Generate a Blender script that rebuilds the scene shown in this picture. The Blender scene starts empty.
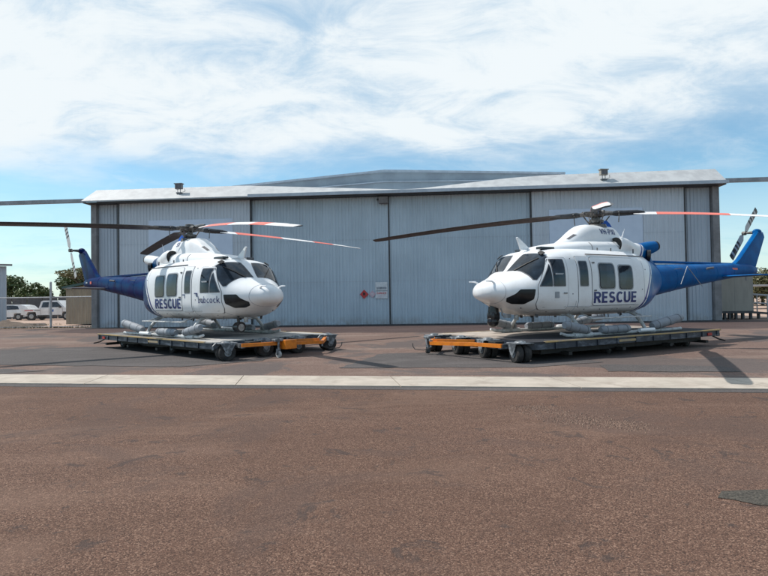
import bpy, bmesh, math, random
from mathutils import Vector, Matrix
R = math.radians
random.seed(7)
scn = bpy.context.scene
col = scn.collection

# ------------------------------------------------------------------ materials
def newmat(name):
    m = bpy.data.materials.new(name); m.use_nodes = True
    nt = m.node_tree; b = nt.nodes['Principled BSDF']
    return m, nt, b

def mixnode(nt, fac, a, b, mode='MIX'):
    n = nt.nodes.new('ShaderNodeMix'); n.data_type = 'RGBA'; n.blend_type = mode
    for s, v in ((n.inputs[0], fac), (n.inputs[6], a), (n.inputs[7], b)):
        if hasattr(v, 'links'): nt.links.new(v, s)
        elif isinstance(v, (int, float)): s.default_value = v
        else: s.default_value = (*v, 1)
    return n.outputs[2]

def noise(nt, scale, detail=4, rough=.55, vec=None, dist=0.0):
    n = nt.nodes.new('ShaderNodeTexNoise'); n.inputs['Scale'].default_value = scale
    n.inputs['Detail'].default_value = detail; n.inputs['Roughness'].default_value = rough
    n.inputs['Distortion'].default_value = dist
    if vec is not None: nt.links.new(vec, n.inputs['Vector'])
    return n.outputs['Fac']

def ramp(nt, src, lo, hi, a=0.0, b=1.0):
    n = nt.nodes.new('ShaderNodeMapRange'); n.interpolation_type = 'SMOOTHSTEP'
    nt.links.new(src, n.inputs['Value'])
    n.inputs['From Min'].default_value = lo; n.inputs['From Max'].default_value = hi
    n.inputs['To Min'].default_value = a; n.inputs['To Max'].default_value = b
    return n.outputs['Result']

def math_(nt, op, a, b=None, c=None):
    n = nt.nodes.new('ShaderNodeMath'); n.operation = op
    for i, v in enumerate((a, b, c)):
        if v is None: continue
        if hasattr(v, 'links'): nt.links.new(v, n.inputs[i])
        else: n.inputs[i].default_value = v
    return n.outputs[0]

def objco(nt, scale=None):
    t = nt.nodes.new('ShaderNodeTexCoord'); v = t.outputs['Object']
    if scale:
        m = nt.nodes.new('ShaderNodeMapping'); m.inputs['Scale'].default_value = scale
        nt.links.new(v, m.inputs['Vector']); v = m.outputs['Vector']
    return v

def bump(nt, b, h, strength=.3, dist=.01):
    n = nt.nodes.new('ShaderNodeBump'); n.inputs['Strength'].default_value = strength
    n.inputs['Distance'].default_value = dist
    nt.links.new(h, n.inputs['Height']); nt.links.new(n.outputs['Normal'], b.inputs['Normal'])

def mat(name, c1, c2=None, scale=3.0, rough=.6, metal=0.0, stretch=None, lo=.35, hi=.65, bumps=0.0, bscale=40, coat=0.0):
    m, nt, b = newmat(name)
    v = objco(nt, stretch)
    if c2 is None: c2 = tuple(x*.75 for x in c1)
    f = ramp(nt, noise(nt, scale, 6, .6, v), lo, hi)
    nt.links.new(mixnode(nt, f, c1, c2), b.inputs['Base Color'])
    b.inputs['Roughness'].default_value = rough; b.inputs['Metallic'].default_value = metal
    b.inputs['Coat Weight'].default_value = coat
    if bumps: bump(nt, b, noise(nt, bscale, 3, .6, v), bumps, .01)
    return m

def heli_paint(name, blue, stripe, shift=.18):
    """white aircraft paint with the livery break as a sloping painted line"""
    m, nt, b = newmat(name)
    v = objco(nt)
    sx = nt.nodes.new('ShaderNodeSeparateXYZ'); nt.links.new(v, sx.inputs[0])
    X, Y, Z = sx.outputs
    # distance ahead of the livery line  x = -.12 - .58*(z-.5)
    d = math_(nt, 'ADD', X, math_(nt, 'MULTIPLY_ADD', math_(nt, 'SUBTRACT', Z, .5), .56, shift))
    white = (.80, .81, .82)
    grime = ramp(nt, noise(nt, 3.2, 7, .65, v), .42, .75)
    wht = mixnode(nt, math_(nt, 'MULTIPLY', grime, .22), white, (.50, .48, .45))
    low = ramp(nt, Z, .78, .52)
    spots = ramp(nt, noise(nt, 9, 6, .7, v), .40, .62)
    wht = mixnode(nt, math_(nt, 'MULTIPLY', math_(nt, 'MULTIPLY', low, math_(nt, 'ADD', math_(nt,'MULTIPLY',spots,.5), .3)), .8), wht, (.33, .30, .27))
    bl = mixnode(nt, math_(nt, 'MULTIPLY', grime, .4), blue, tuple(x*.7 for x in blue))
    def step(t):  # 1 where d < t
        return ramp(nt, d, t+.004, t-.004)
    c = mixnode(nt, step(.02), wht, stripe)
    c = mixnode(nt, step(-.07), c, white)
    c = mixnode(nt, step(-.13), c, bl)
    nt.links.new(c, b.inputs['Base Color'])
    b.inputs['Roughness'].default_value = .30
    nt.links.new(math_(nt, 'MULTIPLY_ADD', step(-.13), -.30, .40), b.inputs['Specular IOR Level'])
    bump(nt, b, noise(nt, 2.5, 2, .5, v), .12, .02)
    return m

def glass(name, c=(.012, .018, .026), rough=.05):
    m, nt, b = newmat(name)
    v = objco(nt)
    f = ramp(nt, noise(nt, 2.2, 4, .6, v), .4, .65)
    nt.links.new(mixnode(nt, f, c, tuple(x*2.6 for x in c)), b.inputs['Base Color'])
    b.inputs['Roughness'].default_value = rough; b.inputs['IOR'].default_value = 1.5; b.inputs['Specular IOR Level'].default_value = .45
    return m

M = {}
M['paintR'] = heli_paint('white and mid blue paint', (.001, .105, .32), (.015, .03, .22))
M['paintL'] = heli_paint('white and navy paint', (.001, .034, .115), (.012, .028, .17), -.10)
M['blueR'] = mat('mid blue paint', (.001, .105, .32), (.002, .075, .24), 2.5, .38)
M['blueL'] = mat('navy paint', (.001, .034, .115), (.005, .012, .08), 2.5, .38)
for k_ in ('blueR', 'blueL'): M[k_].node_tree.nodes['Principled BSDF'].inputs['Specular IOR Level'].default_value = .09; M[k_].node_tree.nodes['Principled BSDF'].inputs['IOR'].default_value = 1.3
M['blue_cover'] = mat('blue canvas cover', (.01, .13, .55), (.01, .09, .42), 9, .8)
M['white'] = mat('white paint', (.80, .81, .82), (.66, .66, .65), 3.5, .3, lo=.45, hi=.8, coat=.3)
M['glass'] = glass('dark tinted glass')
M['chin'] = glass('chin glazing', (.006, .007, .009), .35)
M['seam'] = mat('dark seam', (.10, .10, .11), (.16, .16, .17), 8, .7)
M['frame_grey'] = mat('window rubber', (.36, .38, .41), (.27, .29, .31), 8, .5)
M['navy_text'] = mat('navy lettering', (.006, .026, .14), (.008, .032, .16), 6, .35)
M['black'] = mat('black rubber', (.012, .012, .013), (.03, .028, .026), 6, .65)
M['black_gloss'] = mat('black gloss', (.012, .012, .014), (.03, .03, .032), 6, .25)
M['soot_shade'] = mat('sooty metal and shade', (.01, .01, .01), (.05, .045, .04), 10, .7)  # exhaust soot; also the painted shadow at the intakes
M['steel'] = mat('bare steel', (.42, .42, .42), (.26, .25, .24), 12, .38, metal=.7)
M['hub_metal'] = mat('hub metal', (.20, .19, .18), (.07, .065, .06), 14, .5, metal=.5)
M['skid_grey'] = mat('skid tube grey', (.56, .57, .57), (.36, .36, .35), 7, .45)
M['float'] = mat('grey float bag cover', (.27, .29, .32), (.20, .215, .24), 5, .65, bumps=.35, bscale=7, lo=.3, hi=.8)
M['strap'] = mat('float bag strap', (.17, .18, .20), (.12, .13, .14), 7, .8)
M['orange'] = mat('safety orange', (.72, .21, .010), (.55, .15, .012), 5, .45)
M['deck_steel'] = mat('dark painted steel edge', (.022, .030, .045), (.11, .13, .16), 3.5, .5, stretch=(1, 1, 3), lo=.45, hi=.72)
M['tyre'] = mat('tyre rubber', (.016, .016, .017), (.045, .04, .037), 8, .85)
M['fender'] = mat('worn grey fender', (.24, .26, .28), (.07, .08, .09), 6, .45, lo=.42, hi=.58)
M['yellow_edge'] = mat('worn yellow edge', (.50, .34, .13), (.32, .26, .19), 2.5, .7)
M['red_light'] = mat('red lens', (.5, .02, .02), (.35, .02, .02), 5, .3)
M['concrete'] = mat('pale concrete', (.46, .40, .335), (.38, .33, .275), 2.2, .9, bumps=.3, bscale=60)
M['grey_asphalt'] = None

def corr_mat(name, c1, c2, streak=.5, rough=.45, metal=0.0):
    m, nt, b = newmat(name)
    v = objco(nt, (3.5, 1, .18)); v2 = objco(nt)
    f = ramp(nt, noise(nt, 1.6, 6, .65, v), .35, .7)
    g = ramp(nt, noise(nt, .35, 4, .55, v2), .35, .7)
    c = mixnode(nt, math_(nt, 'MULTIPLY', f, streak), c1, c2)
    c = mixnode(nt, math_(nt, 'MULTIPLY', g, .35), c, tuple(x*.8 for x in c2))
    sx = nt.nodes.new('ShaderNodeSeparateXYZ'); nt.links.new(v2, sx.inputs[0])
    # drips under the eave and splashed dirt near the ground
    vf = objco(nt, (9, 1, .25))
    drip = math_(nt, 'MULTIPLY', ramp(nt, noise(nt, 1.2, 4, .7, vf), .5, .72), ramp(nt, sx.outputs[2], 6.0, 7.8))
    c = mixnode(nt, math_(nt, 'MULTIPLY', drip, .6), c, (.12, .13, .14))
    spl = math_(nt, 'MULTIPLY', ramp(nt, noise(nt, 2.0, 5, .7, v2), .3, .7), ramp(nt, sx.outputs[2], .7, 0.0))
    c = mixnode(nt, math_(nt, 'MULTIPLY', spl, .6), c, (.26, .20, .16))
    nt.links.new(c, b.inputs['Base Color'])
    b.inputs['Roughness'].default_value = rough; b.inputs['Metallic'].default_value = metal
    return m
M['door'] = corr_mat('blue grey door cladding', (.52, .60, .66), (.41, .485, .545))
M['door2'] = corr_mat('pale grey door cladding', (.61, .65, .695), (.50, .535, .58))
M['wall'] = corr_mat('grey wall cladding', (.48, .53, .59), (.39, .43, .48))
M['column'] = mat('weathered column', (.26, .25, .25), (.19, .18, .18), 2, .8)
M['pale_square'] = mat('pale painted square', (.62, .69, .80), (.58, .65, .76), 2, .5)
M['roof_pale'] = mat('pale roof sheet', (.47, .48, .48), (.38, .385, .39), 1.6, .55, stretch=(1, 1, 1))
M['gutter'] = mat('gutter grey', (.50, .55, .60), (.40, .45, .50), 2, .5)
M['gable'] = mat('grey roof sheet', (.34, .39, .43), (.27, .31, .35), .8, .5)
M['rail'] = mat('galvanised beam', (.34, .35, .37), (.24, .25, .26), 2, .6)
M['tan'] = mat('tan cladding', (.34, .28, .20), (.27, .22, .16), 2.5, .6, stretch=(2, 2, .3))
M['green_trim'] = mat('dark green trim', (.05, .10, .09), (.04, .08, .07), 3, .5)
M['cabin'] = mat('beige cabin panel', (.34, .31, .265), (.30, .275, .235), 2, .7, stretch=(2, 2, .4))
M['dark_trim'] = mat('dark trim', (.04, .04, .045), (.07, .07, .07), 3, .6)
M['galv'] = mat('galvanised pipe', (.45, .46, .47), (.33, .33, .34), 5, .45, metal=.4)
M['car_white'] = mat('white car paint', (.80, .80, .79), (.70, .69, .67), 2, .25, coat=.5)
M['red'] = mat('sign red', (.60, .05, .05), (.50, .05, .05), 5, .5)
M['sign_white'] = mat('sign white', (.74, .74, .74), (.62, .63, .64), 7, .5)
M['sign_pink'] = mat('faded pink sign', (.66, .48, .52), (.58, .42, .47), 7, .5)
M['emblem_blue'] = mat('emblem blue', (.03, .15, .45), (.03, .12, .38), 7, .5)
M['bark'] = mat('bark', (.12, .09, .065), (.07, .055, .04), 4, .9)
M['dry_mound'] = mat('dark soil', (.09, .065, .05), (.16, .12, .09), 3, .95, bumps=.5)

def leafmat(name, c1, c2):
    m, nt, b = newmat(name)
    g = nt.nodes.new('ShaderNodeNewGeometry')
    nt.links.new(mixnode(nt, g.outputs['Random Per Island'], c1, c2), b.inputs['Base Color'])
    b.inputs['Roughness'].default_value = .6
    return m
M['leaf'] = leafmat('green leaves', (.045, .075, .02), (.13, .16, .055))
M['leaf_olive'] = leafmat('olive leaves', (.09, .095, .04), (.19, .18, .085))

def ground_mat(name, base, dark, light, dusty=None, agg=1.0, mott=.8, gscale=75):
    m, nt, b = newmat(name)
    v = objco(nt)
    vo = nt.nodes.new('ShaderNodeTexVoronoi'); vo.inputs['Scale'].default_value = gscale
    nt.links.new(v, vo.inputs['Vector'])
    sep = nt.nodes.new('ShaderNodeSeparateColor'); nt.links.new(vo.outputs['Color'], sep.inputs[0])
    stone = sep.outputs[0]
    c = mixnode(nt, ramp(nt, stone, .0, .45), dark, base)
    c = mixnode(nt, math_(nt, 'MULTIPLY', ramp(nt, stone, .66, 1.0), .75*agg), c, light)
    gaps = ramp(nt, vo.outputs['Distance'], .45, .8)
    c = mixnode(nt, math_(nt, 'MULTIPLY', gaps, .6*agg), c, tuple(x*.35 for x in dark))
    v3 = nt.nodes.new('ShaderNodeTexVoronoi'); v3.inputs['Scale'].default_value = gscale*.38; nt.links.new(v, v3.inputs['Vector'])
    s3 = nt.nodes.new('ShaderNodeSeparateColor'); nt.links.new(v3.outputs['Color'], s3.inputs[0])
    big_st = math_(nt, 'MULTIPLY', ramp(nt, s3.outputs[0], .86, .9), ramp(nt, v3.outputs['Distance'], .42, .30))
    c = mixnode(nt, math_(nt, 'MULTIPLY', big_st, .55*agg), c, light)
    # mottling at several sizes: tyre-polished, dusty and stained areas
    n1 = ramp(nt, noise(nt, .33, 6, .6, v, .6), .40, .60)
    c = mixnode(nt, math_(nt, 'MULTIPLY', n1, .38*mott), c, tuple(x*.62 for x in base))
    n2 = ramp(nt, noise(nt, 1.15, 7, .68, objco(nt, (.55, 1.3, 1)), 1.0), .50, .64)
    c = mixnode(nt, math_(nt, 'MULTIPLY', n2, .34*mott), c, tuple(x*.5 for x in base))
    n3 = ramp(nt, noise(nt, .55, 5, .6, objco(nt, (.5, 1.6, 1)), .8), .50, .66)
    c = mixnode(nt, math_(nt, 'MULTIPLY', n3, .45*mott), c, light if dusty is None else dusty)
    n4 = ramp(nt, noise(nt, 2.6, 4, .75, v), .66, .74)
    c = mixnode(nt, math_(nt, 'MULTIPLY', n4, .5*mott), c, tuple(x*.35 for x in base))
    n5 = noise(nt, 14, 4, .7, v)
    c = mixnode(nt, math_(nt, 'MULTIPLY', ramp(nt, n5, .42, .7), .3), c, tuple(x*.6 for x in base))
    nt.links.new(c, b.inputs['Base Color'])
    b.inputs['Roughness'].default_value = .93
    b.inputs['Specular IOR Level'].default_value = .25
    h = math_(nt, 'ADD', math_(nt, 'MULTIPLY', stone, .6), math_(nt, 'SUBTRACT', 1.0, vo.outputs['Distance']))
    bump(nt, b, h, .55*agg, .006)
    return m
def stains(m, items, colr, amt):
    """oil stains and patched, darker bitumen with ragged borders"""
    nt = m.node_tree; b = nt.nodes['Principled BSDF']; src = b.inputs['Base Color'].links[0].from_socket
    v = objco(nt); n = ramp(nt, noise(nt, items[0], 7, .68, v, .8), items[1], items[2])
    nt.links.new(mixnode(nt, math_(nt, 'MULTIPLY', n, amt), src, colr), b.inputs['Base Color'])
M['tarmac'] = ground_mat('red brown aggregate tarmac', (.150, .083, .058), (.048, .028, .022), (.34, .215, .155), dusty=(.20, .125, .092), gscale=115)
M['apron'] = ground_mat('pinkish apron', (.195, .128, .104), (.105, .065, .054), (.33, .25, .205), dusty=(.30, .235, .19), agg=.6, gscale=55)
M['asphalt'] = ground_mat('newer grey asphalt', (.105, .093, .09), (.06, .053, .052), (.17, .15, .145), agg=.6, mott=.7, gscale=70)
M['asphalt_dark'] = ground_mat('dark patch asphalt', (.075, .066, .055), (.040, .036, .030), (.15, .13, .105), agg=.7, mott=.6)
M['band'] = ground_mat('dark brown hardstand', (.085, .055, .05), (.05, .034, .031), (.15, .11, .10), agg=.5, mott=.6, gscale=30)
M['dirt'] = ground_mat('pink dirt', (.46, .33, .26), (.34, .235, .185), (.56, .43, .35), agg=.3, mott=.5, gscale=12)
M['loose'] = mat('loose pale gravel', (.30, .20, .15), (.085, .05, .038), 60, .95)
M['moss'] = mat('grass', (.10, .10, .04), (.17, .14, .07), 4, .9)

stains(M['apron'], (.24, .50, .56), (.085, .074, .072), .72)
stains(M['apron'], (.9, .60, .68), (.06, .045, .042), .5)
stains(M['tarmac'], (2.3, .575, .65), (.045, .036, .034), .62)
stains(M['concrete'], (1.4, .50, .64), (.25, .20, .16), .45)
stains(M['tarmac'], (.45, .50, .60), (.085, .056, .047), .40)
def deck_mat(name, a, b_, dark, darkside):
    m, nt, b = newmat(name)
    v = objco(nt); sx = nt.nodes.new('ShaderNodeSeparateXYZ'); nt.links.new(v, sx.inputs[0])
    f = ramp(nt, noise(nt, .8, 6, .65, objco(nt, (.35, 1.8, 1)), .5), .38, .62)
    c = mixnode(nt, f, a, b_)
    f2 = ramp(nt, noise(nt, 1.2, 7, .7, v, 1.0), .48, .64)
    c = mixnode(nt, math_(nt, 'MULTIPLY', f2, .5), c, dark)
    # rubber matting on one side of the deck, worn through towards the front
    y = math_(nt, 'MULTIPLY_ADD', noise(nt, .9, 5, .6, v), .9, math_(nt, 'MULTIPLY', sx.outputs[1], darkside))
    y = math_(nt, 'SUBTRACT', y, math_(nt, 'MULTIPLY', ramp(nt, sx.outputs[0], -2.2, -.6), .6))
    c = mixnode(nt, ramp(nt, y, .25, .5), c, dark)
    # plank joints
    w = nt.nodes.new('ShaderNodeTexWave'); w.bands_direction = 'Y'; w.inputs['Scale'].default_value = .52
    nt.links.new(v, w.inputs['Vector'])
    c = mixnode(nt, math_(nt, 'MULTIPLY', ramp(nt, w.outputs['Fac'], .985, .999), .6), c, (.03, .028, .025))
    nt.links.new(c, b.inputs['Base Color']); b.inputs['Roughness'].default_value = .8
    return m
M['deckR'] = deck_mat('worn plywood and rubber deck', (.46, .39, .33), (.26, .22, .19), (.022, .023, .029), 1.0)
M['deckL'] = deck_mat('worn pale plywood deck', (.44, .42, .39), (.28, .27, .26), (.10, .10, .10), -.02)

# ------------------------------------------------------------------ mesh helpers
class MB:
    def __init__(s): s.v = []; s.f = []; s.mi = []
    def add(s, vs, fs, mi=0, X=None):
        o = len(s.v)
        for p in vs:
            p = Vector(p)
            s.v.append(tuple(X @ p) if X is not None else tuple(p))
        for f in fs: s.f.append([i+o for i in f]); s.mi.append(mi)
    def box(s, a, b, mi=0, X=None, bev=0):
        (x0, y0, z0), (x1, y1, z1) = a, b
        if x0 > x1: x0, x1 = x1, x0
        if y0 > y1: y0, y1 = y1, y0
        if z0 > z1: z0, z1 = z1, z0
        if bev:
            e = bev; vs = []; 
            # chamfered in plan and elevation via 3 layers
            def ring(z, k):
                return [(x0+k+e*0, y0+e+k*.0, z), (x0+e, y0+k, z), (x1-e, y0+k, z), (x1-k, y0+e, z), (x1-k, y1-e, z), (x1-e, y1-k, z), (x0+e, y1-k, z), (x0+k, y1-e, z)]
            rings = [ring(z0, e*.7), ring(z0+e, 0), ring(z1-e, 0), ring(z1, e*.7)]
            for r in rings: vs += r
            fs = [list(range(7, -1, -1)), [24+i for i in range(8)]]
            for k in range(3):
                for i in range(8):
                    j = (i+1) % 8; fs.append([k*8+i, k*8+j, (k+1)*8+j, (k+1)*8+i])
            s.add(vs, fs, mi, X); return
        vs = [(x0,y0,z0),(x1,y0,z0),(x1,y1,z0),(x0,y1,z0),(x0,y0,z1),(x1,y0,z1),(x1,y1,z1),(x0,y1,z1)]
        s.add(vs, [[3,2,1,0],[4,5,6,7],[0,1,5,4],[1,2,6,5],[2,3,7,6],[3,0,4,7]], mi, X)
    def prism(s, poly, z0, z1, mi=0, X=None, axis='z'):
        n = len(poly)
        def P(a, b, c): return {'z': (a, b, c), 'y': (a, c, b), 'x': (c, a, b)}[axis]
        vs = [P(a, b, z0) for a, b in poly]+[P(a, b, z1) for a, b in poly]
        fs = [list(range(n-1, -1, -1)), list(range(n, 2*n))]+[[i, (i+1) % n, (i+1) % n+n, i+n] for i in range(n)]
        s.add(vs, fs, mi, X)
    def tube(s, pts, r, n=10, mi=0, X=None, caps=True, rot=0.0):
        pts = [Vector(p) for p in pts]; rs = r if isinstance(r, (list, tuple)) else [r]*len(pts)
        vs = []; fs = []; up = None
        for i, p in enumerate(pts):
            t = (pts[min(i+1, len(pts)-1)]-pts[max(i-1, 0)]).normalized()
            if up is None:
                a = Vector((0, 0, 1)) if abs(t.z) < .9 else Vector((1, 0, 0))
                u = t.cross(a).normalized()
            else: u = (up - t*up.dot(t)).normalized()
            up = u; w = t.cross(u)
            for k in range(n):
                an = 2*math.pi*k/n+rot
                vs.append(p+(u*math.cos(an)+w*math.sin(an))*rs[i])
        for i in range(len(pts)-1):
            for k in range(n):
                fs.append([i*n+k, i*n+(k+1) % n, (i+1)*n+(k+1) % n, (i+1)*n+k])
        if caps:
            fs.append(list(range(n-1, -1, -1))); fs.append([(len(pts)-1)*n+k for k in range(n)])
        s.add(vs, fs, mi, X)
    def sphere(s, c, r, nu=16, nv=10, mi=0, X=None, sc=(1, 1, 1)):
        vs = []; fs = []
        for j in range(1, nv):
            a = math.pi*j/nv
            for i in range(nu):
                b = 2*math.pi*i/nu
                vs.append((c[0]+r*sc[0]*math.sin(a)*math.cos(b), c[1]+r*sc[1]*math.sin(a)*math.sin(b), c[2]+r*sc[2]*math.cos(a)))
        t = len(vs); vs.append((c[0], c[1], c[2]+r*sc[2])); vs.append((c[0], c[1], c[2]-r*sc[2]))
        for j in range(nv-2):
            for i in range(nu): fs.append([j*nu+i, (j+1)*nu+i, (j+1)*nu+(i+1) % nu, j*nu+(i+1) % nu])
        for i in range(nu):
            fs.append([t, i, (i+1) % nu]); fs.append([t+1, (nv-2)*nu+(i+1) % nu, (nv-2)*nu+i])
        s.add(vs, fs, mi, X)
    def build(s, name, mats, parent=None, smooth=False, ang=35):
        me = bpy.data.meshes.new(name); me.from_pydata(s.v, [], s.f)
        if not isinstance(mats, (list, tuple)): mats = [mats]
        for m in mats: me.materials.append(m)
        me.polygons.foreach_set('material_index', s.mi)
        bm = bmesh.new(); bm.from_mesh(me); bmesh.ops.recalc_face_normals(bm, faces=bm.faces)
        if smooth:
            a = R(ang)
            for f in bm.faces: f.smooth = True
            for e in bm.edges:
                if len(e.link_faces) == 2 and e.calc_face_angle(0) > a: e.smooth = False
        bm.to_mesh(me); bm.free(); me.update()
        o = bpy.data.objects.new(name, me); col.objects.link(o)
        if parent is not None: o.parent = parent
        return o

def tag(o, label=None, cat=None, group=None, kind=None):
    if label: o['label'] = label
    if cat: o['category'] = cat
    if group: o['group'] = group
    if kind: o['kind'] = kind
    return o
def empty(name, loc, rz=0, label=None, cat=None, group=None, scale=1):
    o = bpy.data.objects.new(name, None); col.objects.link(o)
    o.location = loc; o.rotation_euler = (0, 0, rz); o.scale = (scale,)*3
    o.empty_display_size = .3
    return tag(o, label, cat, group)

# ------------------------------------------------------------------ camera
cam = bpy.data.cameras.new('camera'); co = bpy.data.objects.new('camera', cam); col.objects.link(co)
F = 555.0; cam.sensor_width = 36; cam.lens = F*36/768; cam.clip_end = 3000
pit = math.atan(10/F); rl = R(.9)
fw = Vector((0, math.cos(pit), math.sin(pit))); up = Vector((0, -math.sin(pit), math.cos(pit))); rt = Vector((1, 0, 0))
rt2 = rt*math.cos(rl)-up*math.sin(rl); up2 = up*math.cos(rl)+rt*math.sin(rl)
mw = Matrix((( rt2.x, up2.x, -fw.x, 0), (rt2.y, up2.y, -fw.y, 0), (rt2.z, up2.z, -fw.z, 1.6), (0, 0, 0, 1)))
co.matrix_world = mw
scn.camera = co

# ------------------------------------------------------------------ world and sun
SUN = Vector((-.974*math.cos(R(55.7)), .226*math.cos(R(55.7)), math.sin(R(55.7))))
w = bpy.data.worlds.new('World'); scn.world = w; w.use_nodes = True
nt = w.node_tree; nt.nodes.clear()
out = nt.nodes.new('ShaderNodeOutputWorld'); bg = nt.nodes.new('ShaderNodeBackground'); bg2 = nt.nodes.new('ShaderNodeBackground')
sky = nt.nodes.new('ShaderNodeTexSky'); sky.sky_type = 'NISHITA'; sky.sun_disc = False
sky.sun_elevation = R(55.7); sky.sun_rotation = math.atan2(SUN.x, SUN.y)
sky.air_density = 1.0; sky.dust_density = .6; sky.ozone_density = 2.5
nt.links.new(mixnode(nt, 1.0, sky.outputs[0], (.86, 1.10, 1.06), 'MULTIPLY'), bg.inputs[0]); bg.inputs[1].default_value = .145
tc = nt.nodes.new('ShaderNodeTexCoord'); sx = nt.nodes.new('ShaderNodeSeparateXYZ')
nt.links.new(tc.outputs['Generated'], sx.inputs[0])
den = math_(nt, 'ADD', math_(nt, 'MAXIMUM', sx.outputs[2], 0.0), .24)
px = math_(nt, 'DIVIDE', sx.outputs[0], den); py = math_(nt, 'DIVIDE', sx.outputs[1], den)
cb = nt.nodes.new('ShaderNodeCombineXYZ'); nt.links.new(px, cb.inputs[0]); nt.links.new(py, cb.inputs[1])
mp = nt.nodes.new('ShaderNodeMapping'); nt.links.new(cb.outputs[0], mp.inputs[0])
mp.inputs['Rotation'].default_value = (0, 0, R(-24)); mp.inputs['Scale'].default_value = (.80, 1.25, 1); mp.inputs['Location'].default_value = (3.1, 1.7, 0)
big = noise(nt, 1.15, 8, .56, mp.outputs[0], .25)
fine = noise(nt, 4.2, 12, .66, mp.outputs[0], .55)
elev = sx.outputs[2]
lowlim = math_(nt, 'ADD', elev, math_(nt, 'MULTIPLY', math_(nt, 'SUBTRACT', big, .5), .30))
cover = ramp(nt, lowlim, .165, .275)
dens = ramp(nt, math_(nt, 'ADD', math_(nt, 'MULTIPLY', big, .72), math_(nt, 'MULTIPLY', fine, .28)), .34, .54, .72, 1.0)
behind = ramp(nt, sx.outputs[1], -.25, .35, .30, 1.0)   # clouds thinned in the unseen sky behind the camera to cut fill light
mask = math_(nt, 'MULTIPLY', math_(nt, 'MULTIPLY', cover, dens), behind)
hz = ramp(nt, elev, .22, .0, 0.05, .48)          # pale air near the horizon
wisp = math_(nt, 'MULTIPLY', ramp(nt, fine, .42, .75), .28)
mask = math_(nt, 'MAXIMUM', mask, math_(nt, 'MAXIMUM', hz, wisp))
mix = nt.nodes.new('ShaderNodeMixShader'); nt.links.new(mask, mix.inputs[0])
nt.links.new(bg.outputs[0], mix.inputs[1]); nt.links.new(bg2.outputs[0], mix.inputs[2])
cc = mixnode(nt, ramp(nt, math_(nt, 'ADD', math_(nt, 'MULTIPLY', fine, .5), math_(nt, 'MULTIPLY', big, .5)), .36, .55), (.52, .70, .86), (.90, .965, 1.0))
nt.links.new(cc, bg2.inputs[0]); bg2.inputs[1].default_value = .98
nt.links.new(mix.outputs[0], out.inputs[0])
sl = bpy.data.lights.new('sun', 'SUN'); sl.energy = 4.3; sl.angle = R(.5); sl.color = (1, .955, .89)
so = bpy.data.objects.new('sun', sl); col.objects.link(so); so.rotation_euler = SUN.to_track_quat('Z', 'Y').to_euler(); so.location = (0, 0, 30)
scn.view_settings.view_transform = 'Standard'; scn.view_settings.look = 'None'
scn.view_settings.exposure = 0; scn.view_settings.gamma = 1; scn.view_settings.use_curve_mapping = False

# ------------------------------------------------------------------ ground
def sheet(name, poly, z, m, kind='structure', label=None, cat=None, jag=0.0, seed=0):
    rnd = random.Random(seed); pts = []
    n = len(poly)
    for i in range(n):
        a = Vector(poly[i]); b = Vector(poly[(i+1) % n]); L = (b-a).length
        k = max(1, int(L/.25)) if jag else 1
        for j in range(k):
            p = a.lerp(b, j/k)
            if jag: p += Vector((rnd.uniform(-jag, jag), rnd.uniform(-jag, jag)))
            pts.append(p)
    mb = MB(); mb.add([(p.x, p.y, z) for p in pts], [list(range(len(pts)))])
    o = mb.build(name, m); tag(o, label, cat, kind=kind); return o
sheet('ground', [(-1200, -60), (1200, -60), (1200, 1600), (-1200, 1600)], 0, M['dirt'])
def strip_y(x, near): return (9.985 if near else 11.235)-.1455*x*(1 if near else 1.0)
sheet('tarmac', [(-60, -50), (60, -50), (60, strip_y(60, 1)), (-60, strip_y(-60, 1))], .004, M['tarmac'])
sheet('hangar_apron', [(-60, strip_y(-60, 0)), (60, strip_y(60, 0)), (60, 22), (19.2, 33.5), (-18, 36.2), (-60, 37)], .006, M['apron'])
sheet('hardstand', [(-14.2, 28.4), (-4, 26.3), (2, 25.2), (14, 24.6), (24, 24.3), (30, 29), (19.2, 31.5), (-18.6, 34.3), (-18.6, 30.5)], .010, M['band'], jag=.06, seed=3)
sheet('asphalt_edging', [(-60, strip_y(-60, 1)-.30), (60, strip_y(60, 1)-.30), (60, strip_y(60, 1)), (-60, strip_y(-60, 1))], .008, M['asphalt'], jag=.025, seed=9)
for i, (poly, mm) in enumerate([
        ([(-16, 13.9), (-10.2, 14.5), (-4.9, 13.5), (-3.2, 14.6), (-3.0, 17.5), (-5.5, 19.0), (-10.8, 20.0), (-16, 18)], 'asphalt'),
        ([(-1.05, 12.75), (-.15, 15.8), (3.5, 16.4), (5.2, 13.1), (3.2, 12.35)], 'asphalt'),
        ([(4.95, 12.7), (4.55, 11.5), (7.15, 11.1), (7.3, 12.0)], 'asphalt'),
        ([(-14, 12.75), (-8.8, 12.75), (-8.0, 13.1), (-9.2, 13.6), (-14, 13.8)], 'asphalt')]):
    sheet('asphalt_patch', poly, .014, M[mm], jag=.05, seed=20+i)
sheet('asphalt_patch', [(2.60, 4.37), (2.69, 4.47), (2.85, 4.52), (3.3, 4.50), (3.4, 4.25), (3.05, 4.16), (2.78, 4.18), (2.66, 4.27)], .009, M['asphalt_dark'], jag=.035, seed=31)
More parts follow.
